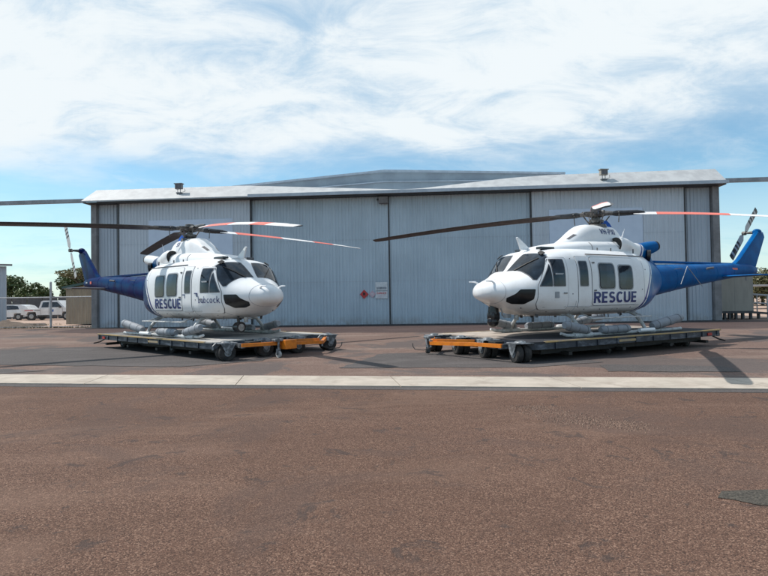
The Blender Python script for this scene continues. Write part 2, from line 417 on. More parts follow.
# concrete strip with joints cut by thin gaps
cs = MB()
edges = [-50]+[-2.8+3.07*k for k in range(-14, 17)]+[60]
for a, b in zip(edges[:-1], edges[1:]):
    g = .008
    vs = []
    for z in (-.05, .024):
        vs += [(a+g+.19*0, strip_y(a+g, 1), z), (b-g, strip_y(b-g, 1), z), (b-g-.17, strip_y(b-g-.17, 0), z), (a+g-.17, strip_y(a+g-.17, 0), z)]
    cs.add(vs, [[3, 2, 1, 0], [4, 5, 6, 7], [0, 1, 5, 4], [1, 2, 6, 5], [2, 3, 7, 6], [3, 0, 4, 7]])
tag(cs.build('concrete_strip', M['concrete']), kind='structure')
# loose gravel patch on the tarmac
gm = MB(); rnd = random.Random(5)
for i in range(1500):
    t = rnd.random()
    cx = 1.95+1.05*t; cy = 8.0-1.5*t+.12*math.sin(t*9)
    wd = .14+.16*math.sin(t*3.1)
    x = cx+rnd.gauss(0, wd*.8); y = cy+rnd.gauss(0, wd*.5)
    s_ = rnd.uniform(.006, .017); h = rnd.uniform(0, 3.1)
    vs = [(x+s_*math.cos(h+k*1.571)*rnd.uniform(.7, 1.2), y+s_*math.sin(h+k*1.571)*rnd.uniform(.7, 1.2), .004) for k in range(4)]
    gm.add(vs+[(x, y, .004+s_*1.1)], [[0, 1, 4], [1, 2, 4], [2, 3, 4], [3, 0, 4]])
tag(gm.build('gravel', M['loose']), 'scatter of loose pale gravel on the red brown tarmac in front of the right helicopter', 'gravel', kind='stuff')

# ------------------------------------------------------------------ helicopter
def smooth_interp(st):
    xs = [s[0] for s in st]
    def f(x):
        if x >= xs[0]: return st[0][1:]
        if x <= xs[-1]: return st[-1][1:]
        for i in range(len(xs)-1):
            if xs[i] >= x >= xs[i+1]: break
        t = (xs[i]-x)/(xs[i]-xs[i+1])
        o = []
        for k in range(1, len(st[0])):
            y0, y1 = st[i][k], st[i+1][k]
            h = xs[i]-xs[i+1]
            def sl(j):
                if j <= 0 or j >= len(xs)-1:
                    j0 = max(0, min(j, len(xs)-2)); return (st[j0+1][k]-st[j0][k])/(xs[j0]-xs[j0+1])
                a = (st[j][k]-st[j-1][k])/(xs[j-1]-xs[j]); b = (st[j+1][k]-st[j][k])/(xs[j]-xs[j+1])
                if a*b <= 0: return 0
                return 2*a*b/(a+b)
            m0, m1 = sl(i)*h, sl(i+1)*h
            t2, t3 = t*t, t*t*t
            o.append((2*t3-3*t2+1)*y0+(t3-2*t2+t)*m0+(-2*t3+3*t2)*y1+(t3-t2)*m1)
        return o
    return f
# x, half width, bottom, widest level, top, exponent above, exponent below
BODY = [(4.58, .04, 1.12, 1.18, 1.24, 2.0, 2.0), (4.55, .18, 1.05, 1.18, 1.32, 2.0, 2.0), (4.45, .34, .98, 1.17, 1.40, 2.1, 2.1), (4.25, .50, .92, 1.17, 1.47, 2.1, 2.1),
        (4.0, .68, .84, 1.16, 1.55, 2.2, 2.2), (3.7, .86, .73, 1.15, 1.66, 2.3, 2.3), (3.58, .93, .69, 1.15, 1.72, 2.3, 2.4), (3.3, 1.08, .61, 1.15, 1.97, 2.7, 2.6), (3.04, 1.17, .56, 1.14, 2.18, 3.3, 2.9),
        (2.85, 1.21, .54, 1.12, 2.26, 3.7, 3.1), (2.4, 1.24, .52, 1.10, 2.31, 4.0, 3.3), (1.5, 1.26, .51, 1.10, 2.33, 4.0, 3.3), (.2, 1.26, .51, 1.10, 2.32, 3.9, 3.2),
        (-.35, 1.25, .52, 1.12, 2.31, 3.8, 3.1), (-.9, 1.12, .58, 1.16, 2.28, 3.3, 2.8), (-1.4, .90, .71, 1.24, 2.20, 2.9, 2.5), (-1.9, .65, .86, 1.34, 2.11, 2.6, 2.2), (-2.3, .47, .98, 1.44, 1.98, 2.1, 2.0)]
BF = smooth_interp(BODY)
def bp(x, th, fn=BF, off=0.0):
    def raw(x, th):
        w_, zb, zc, zt, nu, nl = fn(x)
        c, s = math.cos(th), math.sin(th)
        n = nu if s >= 0 else nl
        y = w_*math.copysign(abs(c)**(2/n), c)
        z = zc+(zt-zc if s >= 0 else zc-zb)*math.copysign(abs(s)**(2/n), s)
        return Vector((3+(x-3)*.93 if x > 3 and fn is BF else x, y, z))
    p = raw(x, th)
    if off:
        a = raw(x+.02, th)-raw(x-.02, th); b = raw(x, th+.02)-raw(x, th-.02)
        n_ = a.cross(b)
        if n_.length < 1e-9: return p
        n_.normalize(); w_, zb, zc, zt, nu, nl = fn(x)
        if n_.dot(p-Vector((x, 0, zc))) < 0: n_ = -n_
        p = p+n_*off
    return p
def th_of(x, z, side):
    w_, zb, zc, zt, nu, nl = BF(x)
    if z >= zc: s = min(1, (z-zc)/(zt-zc))**(nu/2)
    else: s = -min(1, (zc-z)/(zc-zb))**(nl/2)
    th = math.asin(s)
    return th if side > 0 else math.pi-th
def xz(poly, side): return [(x, z, 'z') for x, z in poly]
def round_poly(poly, r, k=4):
    o = []; n = len(poly)
    for i in range(n):
        p = Vector(poly[i]); a = Vector(poly[i-1]); b = Vector(poly[(i+1) % n])
        da = (a-p); db = (b-p); rr = min(r, da.length*.45, db.length*.45)
        A = p+da.normalized()*rr; B = p+db.normalized()*rr
        for j in range(k+1):
            t = j/k; o.append((1-t)**2*A+2*t*(1-t)*p+t*t*B)
    return o
def dense(poly, d=.08):
    o = []; n = len(poly)
    for i in range(n):
        a = Vector(poly[i]); b = Vector(poly[(i+1) % n]); k = max(1, int((b-a).length/d))
        for j in range(k): o.append(a.lerp(b, j/k))
    return o
def patch(poly, side, off, r=.03, rings=5, mode='z', thick=.004, skirt=True):
    """poly in (x,z) on the body side, or (x,angle) when mode is 't'"""
    pts = dense(round_poly(poly, r)) if r else dense(poly)
    c = sum(pts, Vector((0, 0)))/len(pts); n = len(pts)
    def P(q, o):
        th = th_of(q.x, q.y, side) if mode == 'z' else (q.y if side > 0 else math.pi-q.y)
        return bp(q.x, th, BF, o)
    vs = []; fs = []
    vs += [P(q, off-.02) for q in pts]
    for k in range(rings):
        t = k/rings
        vs += [P(q.lerp(c, t), off) for q in pts]
    vs.append(P(c, off))
    for k in range(rings):
        for i in range(n):
            j = (i+1) % n; fs.append([k*n+i, k*n+j, (k+1)*n+j, (k+1)*n+i])
    for i in range(n): fs.append([rings*n+i, rings*n+(i+1) % n, (rings+1)*n])
    return vs, fs
def grow(poly, d):
    c = sum((Vector(p) for p in poly), Vector((0, 0)))/len(poly)
    o = []
    n = len(poly)
    ar = sum(poly[i][0]*poly[(i+1) % n][1]-poly[(i+1) % n][0]*poly[i][1] for i in range(n))
    sg = 1 if ar > 0 else -1
    for i in range(n):
        p = Vector(poly[i]); a = (p-Vector(poly[i-1])).normalized(); b = (Vector(poly[(i+1) % n])-p).normalized()
        na = Vector((a.y, -a.x))*sg; nb = Vector((b.y, -b.x))*sg
        m_ = (na+nb); m_ = m_/max(.4, m_.length_squared/2)
        q = p+m_*d*1.0
        o.append((q.x, q.y))
    return o
def patch_obj(name, poly, side, off, m, parent, r=.03, mode='z', rings=5):
    mb = MB(); vs, fs = patch(poly, side, off, r, rings, mode); mb.add(vs, fs)
    return mb.build(name, m, parent, smooth=True, ang=40)
def arc(cx, cy, rx, ry, a0, a1, n=10): return [(cx+rx*math.cos(R(a0+(a1-a0)*i/n)), cy+ry*math.sin(R(a0+(a1-a0)*i/n))) for i in range(n+1)]
# strokes on a unit-high capital grid: (width, strokes)
GL = {
 'R': (.62, [[(.08, 0), (.08, 1)], [(.08, .92), (.34, .92)]+arc(.34, .71, .21, .21, 90, -90)+[(.08, .50)], [(.30, .5), (.58, 0)]]),
 'E': (.54, [[(.08, 0), (.08, 1)], [(.08, .92), (.52, .92)], [(.08, .5), (.47, .5)], [(.08, .08), (.52, .08)]]),
 'S': (.58, [arc(.29, .71, .20, .21, 25, 270, 12)+arc(.29, .29, .21, .21, 90, -155, 12)]),
 'C': (.62, [arc(.35, .5, .27, .42, 45, 315, 18)]),
 'U': (.62, [[(.08, 1), (.08, .34)]+arc(.31, .34, .23, .26, 180, 360, 12)+[(.54, 1)]]),
 'V': (.62, [[(.04, 1), (.31, .04)], [(.58, 1), (.31, .04)]]),
 'H': (.60, [[(.08, 0), (.08, 1)], [(.52, 0), (.52, 1)], [(.08, .5), (.52, .5)]]),
 'P': (.58, [[(.08, 0), (.08, 1)], [(.08, .92), (.32, .92)]+arc(.32, .69, .21, .23, 90, -90)+[(.08, .46)]]),
 'X': (.60, [[(.05, 0), (.55, 1)], [(.55, 0), (.05, 1)]]),
 'I': (.16, [[(.08, 0), (.08, 1)]]), '-': (.34, [[(.04, .42), (.30, .42)]]),
 'D': (.62, [[(.08, 0), (.08, 1)], [(.08, .92), (.25, .92)]+arc(.25, .5, .29, .42, 90, -90, 12)+[(.08, .08)]]),
 'A': (.66, [[(.04, 0), (.33, 1)], [(.62, 0), (.33, 1)], [(.15, .3), (.51, .3)]]),
 'N': (.62, [[(.08, 0), (.08, 1)], [(.08, 1), (.54, 0)], [(.54, 0), (.54, 1)]]),
 'G': (.66, [arc(.35, .5, .27, .42, 45, 350, 18), [(.60, .46), (.38, .46)]]),
 'T': (.56, [[(.02, .92), (.54, .92)], [(.28, 0), (.28, .92)]]), 'F': (.52, [[(.08, 0), (.08, 1)], [(.08, .92), (.50, .92)], [(.08, .5), (.44, .5)]]),
 'b': (.56, [[(.08, 0), (.08, 1)], arc(.29, .33, .20, .27, 0, 360, 16)]),
 'a': (.56, [arc(.28, .33, .20, .27, 0, 360, 16), [(.49, 0), (.49, .64)]]),
 'c': (.48, [arc(.29, .33, .20, .27, 50, 310, 14)]), 'o': (.56, [arc(.28, .33, .20, .27, 0, 360, 16)]),
 'k': (.50, [[(.08, 0), (.08, 1)], [(.46, .64), (.10, .26)], [(.22, .38), (.48, 0)]]),
}
def text_on(name, txt, x_c, z_c, h, side, m, parent, off=.019, width=None, bold=.195, fn=None, gap=.13):
    """lettering built from flat strokes laid on the surface"""
    W_ = sum(GL[c][0] for c in txt)+gap*(len(txt)-1); sy = h; sxx = h if width is None else width/W_
    mb = MB(); ox = 0; lay = 0
    for c in txt:
        w_, strokes = GL[c]
        for st in strokes:
            pts = []
            for a, b in zip(st[:-1], st[1:]):
                a, b = Vector(a), Vector(b); k = max(1, int((b-a).length/.12))
                pts += [a.lerp(b, i/k) for i in range(k)]
            pts.append(Vector(st[-1])); vs = []
            for i, p in enumerate(pts):
                t = (pts[min(i+1, len(pts)-1)]-pts[max(i-1, 0)]).normalized(); nn = Vector((-t.y, t.x))*bold/2
                for q in (p+nn, p-nn):
                    u_ = (ox+q.x)*sxx-W_*sxx/2; v_ = (min(1.0, max(0, q.y)) if c.isupper() else q.y)*sy-h/2
                    x = x_c-u_ if side > 0 else x_c+u_; z = z_c+v_
                    P_ = fn(x, z) if fn else bp(x, th_of(x, z, side), BF, off)
                    P_ = P_+Vector((0, side*.0006*lay, 0)); vs.append(P_)
            mb.add(vs, [[2*i, 2*i+1, 2*i+3, 2*i+2] for i in range(len(pts)-1)]); lay += 1
            lay %= 5
        ox += w_+gap
    return mb.build(name, m, parent)
def loft(mb, st, nx, nth, fn=None, caps=True, mi=0):
    fn = fn or smooth_interp(st)
    xs0, xs1 = st[0][0], st[-1][0]
    xs = []
    for i in range(len(st)-1):
        k = max(1, int(abs(st[i][0]-st[i+1][0])/nx))
        xs += [st[i][0]+(st[i+1][0]-st[i][0])*j/k for j in range(k)]
    xs.append(xs1)
    vs = []; fs = []
    for x in xs:
        for k in range(nth): vs.append(bp(x, 2*math.pi*k/nth, fn))
    for i in range(len(xs)-1):
        for k in range(nth): fs.append([i*nth+k, i*nth+(k+1) % nth, (i+1)*nth+(k+1) % nth, (i+1)*nth+k])
    if caps:
        fs.append(list(range(nth))); fs.append([(len(xs)-1)*nth+k for k in range(nth)])
    mb.add(vs, fs, mi)

def rotor_blade_mb(az, droop, pitch=R(17)):
    """blade pointing along azimuth az (heli frame); top banded white and red, underside black"""
    mb = MB(); N = 40; r0, r1 = 1.0, 7.01
    ca, sa = math.cos(az), math.sin(az)
    rad = Vector((ca, sa, 0)); lead = Vector((-sa, ca, 0))   # turns anticlockwise: leading edge ahead
    secs = [(.5, 0), (.36, .5), (.1, .62), (-.5, .06), (-.5, -.06), (.1, -.4), (.36, -.45)]
    rows = []
    for i in range(N+1):
        t = i/N; r = r0+(r1-r0)*t
        ch = .36 if t < .96 else .36*(1-(t-.96)*6)
        if t < .05: ch *= .55+9*t
        th = .045 if t < .9 else .03
        p = pitch*(1-.45*t)
        cen = rad*r+Vector((0, 0, 3.42-droop*(r/7.01)**1.7))
        tw = lead*math.cos(p)+Vector((0, 0, 1))*math.sin(p)
        nn = Vector((0, 0, 1))*math.cos(p)-lead*math.sin(p)
        rows.append([cen+tw*(a*ch)+nn*(b*th) for a, b in secs])
    n = len(secs)
    vs = [q for row in rows for q in row]; 
    bands = [(0.0, 0), (1.05, 1), (1.6, 2), (3.45, 1), (4.7, 2), (5.7, 1)]
    groups = {0: [], 1: [], 2: []}
    for i in range(N):
        r = r0+(r1-r0)*(i+.5)/N; mi = [m_ for b_, m_ in bands if r >= b_][-1]
        for k in range(n):
            top = k in (1, 2, 3)
            groups[mi if top else 0].append([i*n+k, i*n+(k+1) % n, (i+1)*n+(k+1) % n, (i+1)*n+k])
    o = len(mb.v); mb.v += [tuple(q) for q in vs]
    for mi, fl in groups.items():
        for f in fl: mb.f.append(f); mb.mi.append(mi)
    mb.f.append([N*n+k for k in range(n)]); mb.mi.append(0)
    mb.f.append([k for k in range(n)]); mb.mi.append(0)
    return mb
M['blade_black'] = mat('blade black', (.022, .021, .024), (.05, .045, .045), 5, .45)
M['blade_white'] = mat('blade white', (.78, .77, .76), (.68, .66, .65), 5, .4)
M['blade_red'] = mat('blade red', (.78, .14, .09), (.66, .13, .09), 4, .45)
M['tail_grey'] = mat('tail blade pale grey', (.55, .55, .54), (.45, .45, .44), 5, .5)

def make_heli(key, loc, rz, label, azs, droops, tail_angle, tail_cols):
    root = empty('helicopter', loc, rz, label, 'helicopter', 'rescue helicopters parked in front of the hangar', scale=1.03)
    paint = M['paint'+key]; blue = M['blue'+key]; near = 1 if key == 'R' else -1
    # --- fuselage
    mb = MB(); loft(mb, BODY, .05, 112, fn=BF)
    fus = mb.build('fuselage', paint, root, smooth=True, ang=60)
    # windscreens
    for side in (1, -1):
        wsp = [(3.57, R(86)), (3.52, R(66)), (3.50, R(46)), (3.46, R(25)), (3.40, R(21)), (3.16, R(30)), (2.98, R(46)), (3.0, R(60)), (3.08, R(86))]
        patch_obj('windscreen', wsp, side, .010, M['glass'], fus, r=.02, mode='t')
        fr = patch_obj('windscreen_frame', grow(wsp, .022), side, .004, M['seam'], fus, r=.02, mode='t')
        ch = [(3.46, 1.23), (3.80, 1.23), (3.90, 1.13), (4.08, 1.02), (4.02, .93), (3.86, .87), (3.64, .86), (3.49, .98)]
        patch_obj('chin_window', ch, side, .008, M['chin'], fus, r=.025)
        patch_obj('windscreen_wiper', [(3.55, R(74)), (3.55, R(71)), (3.12, R(55)), (3.12, R(55.7))], side, .03, M['black'], fus, r=0, mode='t', rings=2)
        patch_obj('wiper_motor', [(3.03, R(66)), (3.05, R(56)), (2.94, R(56)), (2.94, R(66))], side, .06, M['black'], fus, r=.02, mode='t', rings=2)
        # crew door with its two panes
        cd = [(2.56, .72), (2.56, 2.02), (3.02, 2.02), (3.40, 1.30), (3.40, .86), (3.25, .72)]
        patch_obj('door_seam', grow(cd, .014), side, .004, M['seam'], fus, r=.06)
        d = patch_obj('crew_door', cd, side, .012, paint, root, r=.06)
        for q in ([(2.66, 1.31), (2.66, 1.96), (2.99, 1.96), (2.99, 1.31)], [(3.045, 1.31), (3.045, 1.84), (3.34, 1.31)]):
            patch_obj('window_frame', grow(q, .022), side, .017, M['seam'], d, r=.03)
            patch_obj('window', q, side, .021, M['glass'], d, r=.03)
        mb = MB(); p = bp(2.66, th_of(2.66, 1.12, side), BF, .03); mb.tube([p+Vector((-.05, 0, 0)), p+Vector((.06, 0, .0))], .014, 6); mb.build('door_handle', M['seam'], d)
        mb = MB(); mb.box(bp(2.83, th_of(2.83, 1.60, side), BF, .03)-Vector((.14, .004, .02)), bp(2.83, th_of(2.83, 1.60, side), BF, .03)+Vector((.14, .004, .02))); mb.build('sliding_pane_rail', M['frame_grey'], d)
        # hinged panel
        hp = [(1.74, .76), (1.74, 2.06), (2.20, 2.06), (2.20, .76)]
        patch_obj('door_seam', grow(hp, .012), side, .004, M['seam'], fus, r=.05)
        d = patch_obj('hinged_panel', hp, side, .012, paint, root, r=.05)
        q = [(1.86, 1.30), (1.86, 1.93), (2.14, 1.93), (2.14, 1.30)]
        patch_obj('window_frame', grow(q, .02), side, .017, M['frame_grey'], d, r=.04)
        patch_obj('window', q, side, .021, M['glass'], d, r=.04)
        # sliding cabin door
        sd = [(-.06, .80), (-.06, 2.05), (1.70, 2.05), (1.70, .80)]
        patch_obj('door_seam', grow(sd, .012), side, .004, M['seam'], fus, r=.10)
        d = patch_obj('sliding_door', sd, side, .012, paint, root, r=.10)
        for q in ([(.86, 1.24), (.86, 1.87), (1.42, 1.87), (1.42, 1.24)], [(.14, 1.22), (.14, 1.83), (.66, 1.83), (.66, 1.22)]):
            patch_obj('window_frame', grow(q, .045), side, .016, M['frame_grey'], d, r=.12)
            patch_obj('window_seal', grow(q, .012), side, .020, M['black'], d, r=.10)
            patch_obj('window', q, side, .026, M['glass'], d, r=.10)
        for zz in (1.18, 1.9):
            mb = MB(); p = bp(1.62, th_of(1.62, zz, side), BF, .02); mb.box(p-Vector((.05, .012, .018)), p+Vector((.03, .012, .018))); mb.build('door_latch', M['seam'], d)
        mb = MB()
        mb.tube([bp(x_, th_of(x_, 2.12, side), BF, .02) for x_ in (1.75, 1.2, .6, 0, -.5, -.85)], .014, 6); mb.build('door_track', M['seam'], fus)
        mb = MB()
        mb.tube([bp(x_, th_of(x_, .78, side), BF, .006) for x_ in (3.2, 2.6, 2, 1.4, .8, .2, -.2)], .008, 6); mb.build('floor_seam', M['frame_grey'], fus)
        for x_, z_ in ((3.0, .66), (2.35, .66), (1.9, .7), (1.3, .69), (.6, .69), (0.1, .72), (2.4, 1.1), (-.3, 1.2), (1.66, .95), (2.38, 2.0), (-.5, 1.75), (-.5, .95)):
            mb = MB(); p = bp(x_, th_of(x_, z_, side), BF, .0); mb.sphere(p, .016, 8, 6); mb.build('panel_fastener', M['seam'], fus)
    for x_ in (4.12, 3.50):
        mb = MB(); mb.tube([bp(x_, 2*math.pi*k/48, BF, .001) for k in range(4 if x_ < 4 else 0, 49 if x_ > 4 else 1)], .005, 5, caps=False) if x_ > 4 else None
        if x_ > 4: mb.build('nose_seam', M['frame_grey'], fus)
    for side in (1, -1):
        for (xa, ta, xb, tb) in ((3.3, -20, 3.3, -75), (-.4, 40, -.4, -40), (-.9, 55, -.9, -50), (2.28, -8, 2.28, -70), (.8, -32, .8, -75)):
            mb = MB(); mb.tube([bp(xa+(xb-xa)*i/12, (R(ta+(tb-ta)*i/12) if side > 0 else math.pi-R(ta+(tb-ta)*i/12)), BF, .001) for i in range(13)], .005, 5); mb.build('panel_joint', M['frame_grey'], fus)
    # lettering on the visible side
    text_on('rescue_lettering', 'RESCUE', .82 if key == 'R' else .90, 1.00, .29, near, M['navy_text'], root, width=1.68 if key == 'R' else 1.52)
    text_on('rescue_lettering', 'RESCUE', .90, 1.00, .285, -near, M['navy_text'], root, width=1.56)
    if key == 'L':
        text_on('operator_lettering', 'babcock', 2.96, 1.10, .19, near, M['navy_text'], root, width=.80, bold=.10, gap=.10)
        for x_, z_ in ((2.43, 1.27), (1.82, 1.24)):
            mb = MB()
            for q in ([(x_-.07, z_), (x_-.07, z_+.025), (x_+.07, z_+.025), (x_+.07, z_)], [(x_+.045, z_-.09), (x_+.045, z_), (x_+.07, z_), (x_+.07, z_-.09)]):
                vs, fs = patch([(a, b) for a, b in q], near, .018, 0, 2); mb.add(vs, fs)
            mb.build('corner_mark', M['navy_text'], root)
    else:
        q = [(2.85, 1.0), (2.85, 1.16), (2.98, 1.16), (2.98, 1.0)]
        patch_obj('faded_notice', q, near, .018, M['frame_grey'], root, r=.02)
    # belly clutter: antennas, drains
    rr = random.Random(3)
    for i in range(26):
        mb = MB()
        x_ = 3.7-rr.random()*4.2; y_ = rr.uniform(-.8, .8); zb = BF(x_)[1]
        if x_ > 3.2: zb += .06+.10*abs(y_)
        elif abs(y_) > .5: zb += .04
        l_ = rr.uniform(.03, .10)
        if i % 3: mb.tube([(x_, y_, zb+.04), (x_-.02, y_, zb-l_)], rr.uniform(.008, .022), 6)
        else: mb.prism([(x_-.06, zb+.04), (x_+.07, zb+.04), (x_+.02, zb-l_), (x_-.05, zb-l_)], y_-.008, y_+.008, axis='y')
        mb.build('belly_antenna', M['seam'], root)
    # pitot tubes, wire cutter, roof gear
    for s_ in (1, -1):
        mb = MB(); mb.tube([(4.18, .32*s_, 1.40), (4.26, .33*s_, 1.445), (4.30, .33*s_, 1.45), (4.46, .33*s_, 1.45)], [.028, .022, .02, .013], 8); mb.build('pitot_tube', M['white'], root)
    mb = MB(); mb.prism([(2.62, 2.30), (2.98, 2.30), (3.12, 2.62), (3.08, 2.64), (2.80, 2.44)], -.022, .022, axis='y'); mb.build('wire_cutter', M['white'], root)
    for a_, b_ in (((2.2, -.5*near-.14, 2.30), (2.62, -.5*near+.14, 2.37)), ((2.35, .52*near-.1, 2.28), (2.85, .52*near+.1, 2.345))):
        mb = MB(); mb.box(a_, b_, bev=.02); mb.build('roof_window', M['glass'], root)
    # --- engine cowling
    COWL = [(2.75, .30, 2.22, 2.24, 2.335, 2.4, 2), (2.45, .46, 2.2, 2.24, 2.41, 2.5, 2), (1.9, .57, 2.15, 2.24, 2.50, 2.7, 2), (1.2, .64, 2.12, 2.24, 2.57, 3.0, 2), (.4, .67, 2.1, 2.24, 2.62, 3.2, 2),
            (-.4, .67, 2.1, 2.24, 2.64, 3.2, 2), (-.9, .63, 2.1, 2.24, 2.64, 3.2, 2), (-1.4, .55, 2.0, 2.22, 2.62, 3.0, 2), (-1.52, .53, 2.0, 2.22, 2.61, 3.0, 2)]
    mb = MB(); loft(mb, COWL, .08, 48)
    FAIR = [(1.62, .18, 2.3, 2.38, 2.56, 2.4, 2), (1.42, .27, 2.3, 2.38, 2.66, 2.5, 2), (1.2, .33, 2.3, 2.4, 2.80, 2.6, 2), (.98, .37, 2.3, 2.4, 2.95, 2.7, 2), (.78, .40, 2.3, 2.4, 3.05, 2.8, 2), (.6, .42, 2.3, 2.4, 3.09, 3.0, 2), (0, .42, 2.3, 2.4, 3.09, 3.0, 2),
            (-.35, .41, 2.3, 2.4, 3.08, 2.9, 2), (-.55, .38, 2.3, 2.4, 3.03, 2.7, 2), (-.72, .35, 2.3, 2.4, 2.88, 2.5, 2), (-.88, .28, 2.3, 2.4, 2.66, 2.3, 2)]
    cow = mb.build('engine_cowling', paint, root, smooth=True, ang=45)
    mb = MB(); loft(mb, FAIR, .07, 40); fa = mb.build('mast_fairing', paint, root, smooth=True, ang=50)
    FFN = smooth_interp(FAIR); CF = smooth_interp(COWL)
    def fair_pt(side):
        def f(x, z):
            w_, zb, zc, zt, nu, nl = FFN(x)
            s = min(.999, max(0, (z-zc)/(zt-zc)))**(nu/2); th = math.asin(s)
            return bp(x, th if side > 0 else math.pi-th, FFN, .006)
        return f
    if key == 'R': text_on('registration', 'VH-PXI', -.02, 2.88, .16, near, M['navy_text'], root, width=.62, bold=.16, fn=fair_pt(near))
    else: text_on('registration', 'SV', -.10, 2.91, .15, near, M['navy_text'], root, width=.20, bold=.16, fn=fair_pt(near))
    # fairing louvre
    for s_ in (1, -1):
        mb = MB(); 
        p = bp(1.28, R(50) if s_ > 0 else R(130), FFN, .004)
        pts = []
        for (xa, ta) in ((1.38, 46), (1.12, 46), (1.18, 62), (1.42, 62)):
            pts.append(bp(xa, R(ta) if s_ > 0 else R(180-ta), FFN, .006))
        mb.add(pts, [[0, 1, 2, 3]]); mb.build('air_vent', M['seam'], fa)
    # intakes: bulged lips with dark mouths on both sides
    for s_ in (1, -1):
        mb = MB()
        def cp(x, t, off): return bp(x, t if s_ > 0 else math.pi-t, CF, off)
        prof = [(-.16, .15), (-.20, .175), (-.30, .175), (-.55, .13), (-.85, .05), (-1.05, .0)]
        rows = []
        for x, off in prof:
            rows.append([cp(x, R(t), off*math.sin(math.pi*min(1, max(0, (t-4)/72)))+.001) for t in range(4, 77, 6)])
        n = len(rows[0]); vs = [q for r_ in rows for q in r_]
        mb.add(vs, [[i*n+k, i*n+k+1, (i+1)*n+k+1, (i+1)*n+k] for i in range(len(rows)-1) for k in range(n-1)])
        lip = mb.build('intake_scoop', paint, cow, smooth=True, ang=60)
        mb = MB(); a = [cp(-.175, R(t), .158*math.sin(math.pi*min(1, max(0, (t-4)/72)))) for t in range(4, 77, 6)]
        b = [cp(-.175, R(t), -.01) for t in range(4, 77, 6)]
        mb.add(a+b, [[i, i+1, n+i+1, n+i] for i in range(n-1)]); mb.build('air_intake', M['soot_shade'], cow)
        mb = MB(); pts = [cp(-.17, R(t), .006) for t in range(8, 72, 8)]+[cp(-.02-.10*abs(t-40)/32, R(t), .006) for t in range(64, 7, -8)]
        mb.add(pts, [list(range(len(pts)))]); mb.build('intake_shadow', M['soot_shade'], cow)  # dark patch on the cowl, a painted shadow just ahead of the mouth
        # exhaust stack
        mb = MB()
        ex = [(-1.30, .27*s_, 2.34), (-1.62, .31*s_, 2.40), (-1.90, .34*s_, 2.47), (-2.12, .36*s_, 2.52)]
        mb.tube(ex, [.21, .22, .20, .17], 18, caps=False); mb.build('exhaust_duct', blue if key == 'R' else M['white'], cow, smooth=True)
        mb = MB(); mb.tube([(-2.05, .355*s_, 2.505), (-2.20, .37*s_, 2.54)], [.155, .15], 18); mb.build('exhaust_pipe', M['soot_shade'], cow, smooth=True)
        # oil cooler mouth under the exhaust
        mb = MB(); mb.tube([(-1.55, .50*s_, 2.22), (-1.62, .57*s_, 2.21)], [.17, .18], 16); mb.build('cooling_outlet', M['black_gloss'], cow, smooth=True)
        mb = MB()
        mb.prism([(-.55, -.055), (-.47, 0), (-.55, .055), (-.60, .02), (-.60, -.02)], 0, .006, X=Matrix.Translation(Vector((0, .66*s_, 2.45))) @ Matrix.Rotation(R(90), 4, 'X'))
        mb.build('emblem', M['emblem_blue'], cow)
        mb = MB()
        mb.tube([cp(.95, R(t), .004) for t in range(0, 50, 5)], .008, 6); mb.build('cowl_seam', M['seam'], cow)
    mb = MB(); 
    TAILC = [(-1.46, .52, 1.9, 2.1, 2.60, 2.9, 2), (-1.85, .42, 1.85, 2.05, 2.50, 2.6, 2), (-2.2, .26, 1.85, 2.0, 2.16, 2.2, 2), (-2.6, .10, 1.85, 1.95, 2.0, 2, 2)]
    loft(mb, TAILC, .08, 32); mb.build('aft_cowling', blue, root, smooth=True, ang=50)
    # whip antennas on the cowling
    mb = MB(); mb.tube([(-.75, .25, 2.62), (-.92, .25, 3.02)], [.012, .004], 6); mb.tube([(-1.25, -.2, 2.62), (-1.45, -.2, 3.02)], [.012, .004], 6); mb.build('whip_antenna', M['white'], root)
    mb = MB()
    for x_, y_ in ((.85, .72), (.35, .76), (-.6, .76)): 
        for s_ in (1, -1): mb.tube([(x_, y_*s_, 2.24), (x_, y_*s_, 2.36)], .02, 6)
    mb.build('roof_fitting', M['seam'], root)
    # --- tail boom, fin, stabiliser
    BOOM = [(-2.25, .47, .97, 1.42, 1.97, 2.2, 2.2), (-3.5, .39, 1.16, 1.55, 2.01, 2.3, 2.3), (-5.5, .28, 1.42, 1.72, 2.06, 2.3, 2.3), (-7.2, .19, 1.62, 1.85, 2.11, 2.3, 2.3), (-8.0, .155, 1.70, 1.88, 2.10, 2.2, 2.2), (-8.35, .12, 1.74, 1.87, 2.02, 2.2, 2.2), (-8.45, .04, 1.80, 1.86, 1.95, 2, 2)]
    mb = MB(); loft(mb, BOOM, .2, 32); boom = mb.build('tail_boom', blue, root, smooth=True, ang=50)
    mb = MB(); mb.box((-7.0, -.05, 2.04), (-2.3, .05, 2.115), bev=.012); mb.build('driveshaft_cover', blue, boom)
    for x_ in (-3.2, -4.3, -5.6, -6.7):
        mb = MB(); mb.tube([bp(x_, 2*math.pi*k/24, smooth_interp(BOOM), .001) for k in range(25)], .005, 5, caps=False); mb.build('boom_rib', blue, boom)
    mb = MB()
    for s_ in (1, -1):
        mb.tube([(-3.05, .40*s_, 1.83), (-3.25, .48*s_, 1.86), (-3.45, .40*s_, 1.84)], .01, 6)
        mb.tube([(-4.9, .32*s_, 1.88), (-5.1, .42*s_, 1.9)], .035, 8)
    mb.build('boom_fitting', M['seam'], boom)
    if key == 'R':   # wire antenna brackets hanging on the visible side
        mb = MB(); mb.tube([(-3.05, .60, 1.35), (-3.55, .50, 1.92), (-4.4, .46, 1.28)], .012, 6); mb.build('wire_antenna', M['frame_grey'], boom)
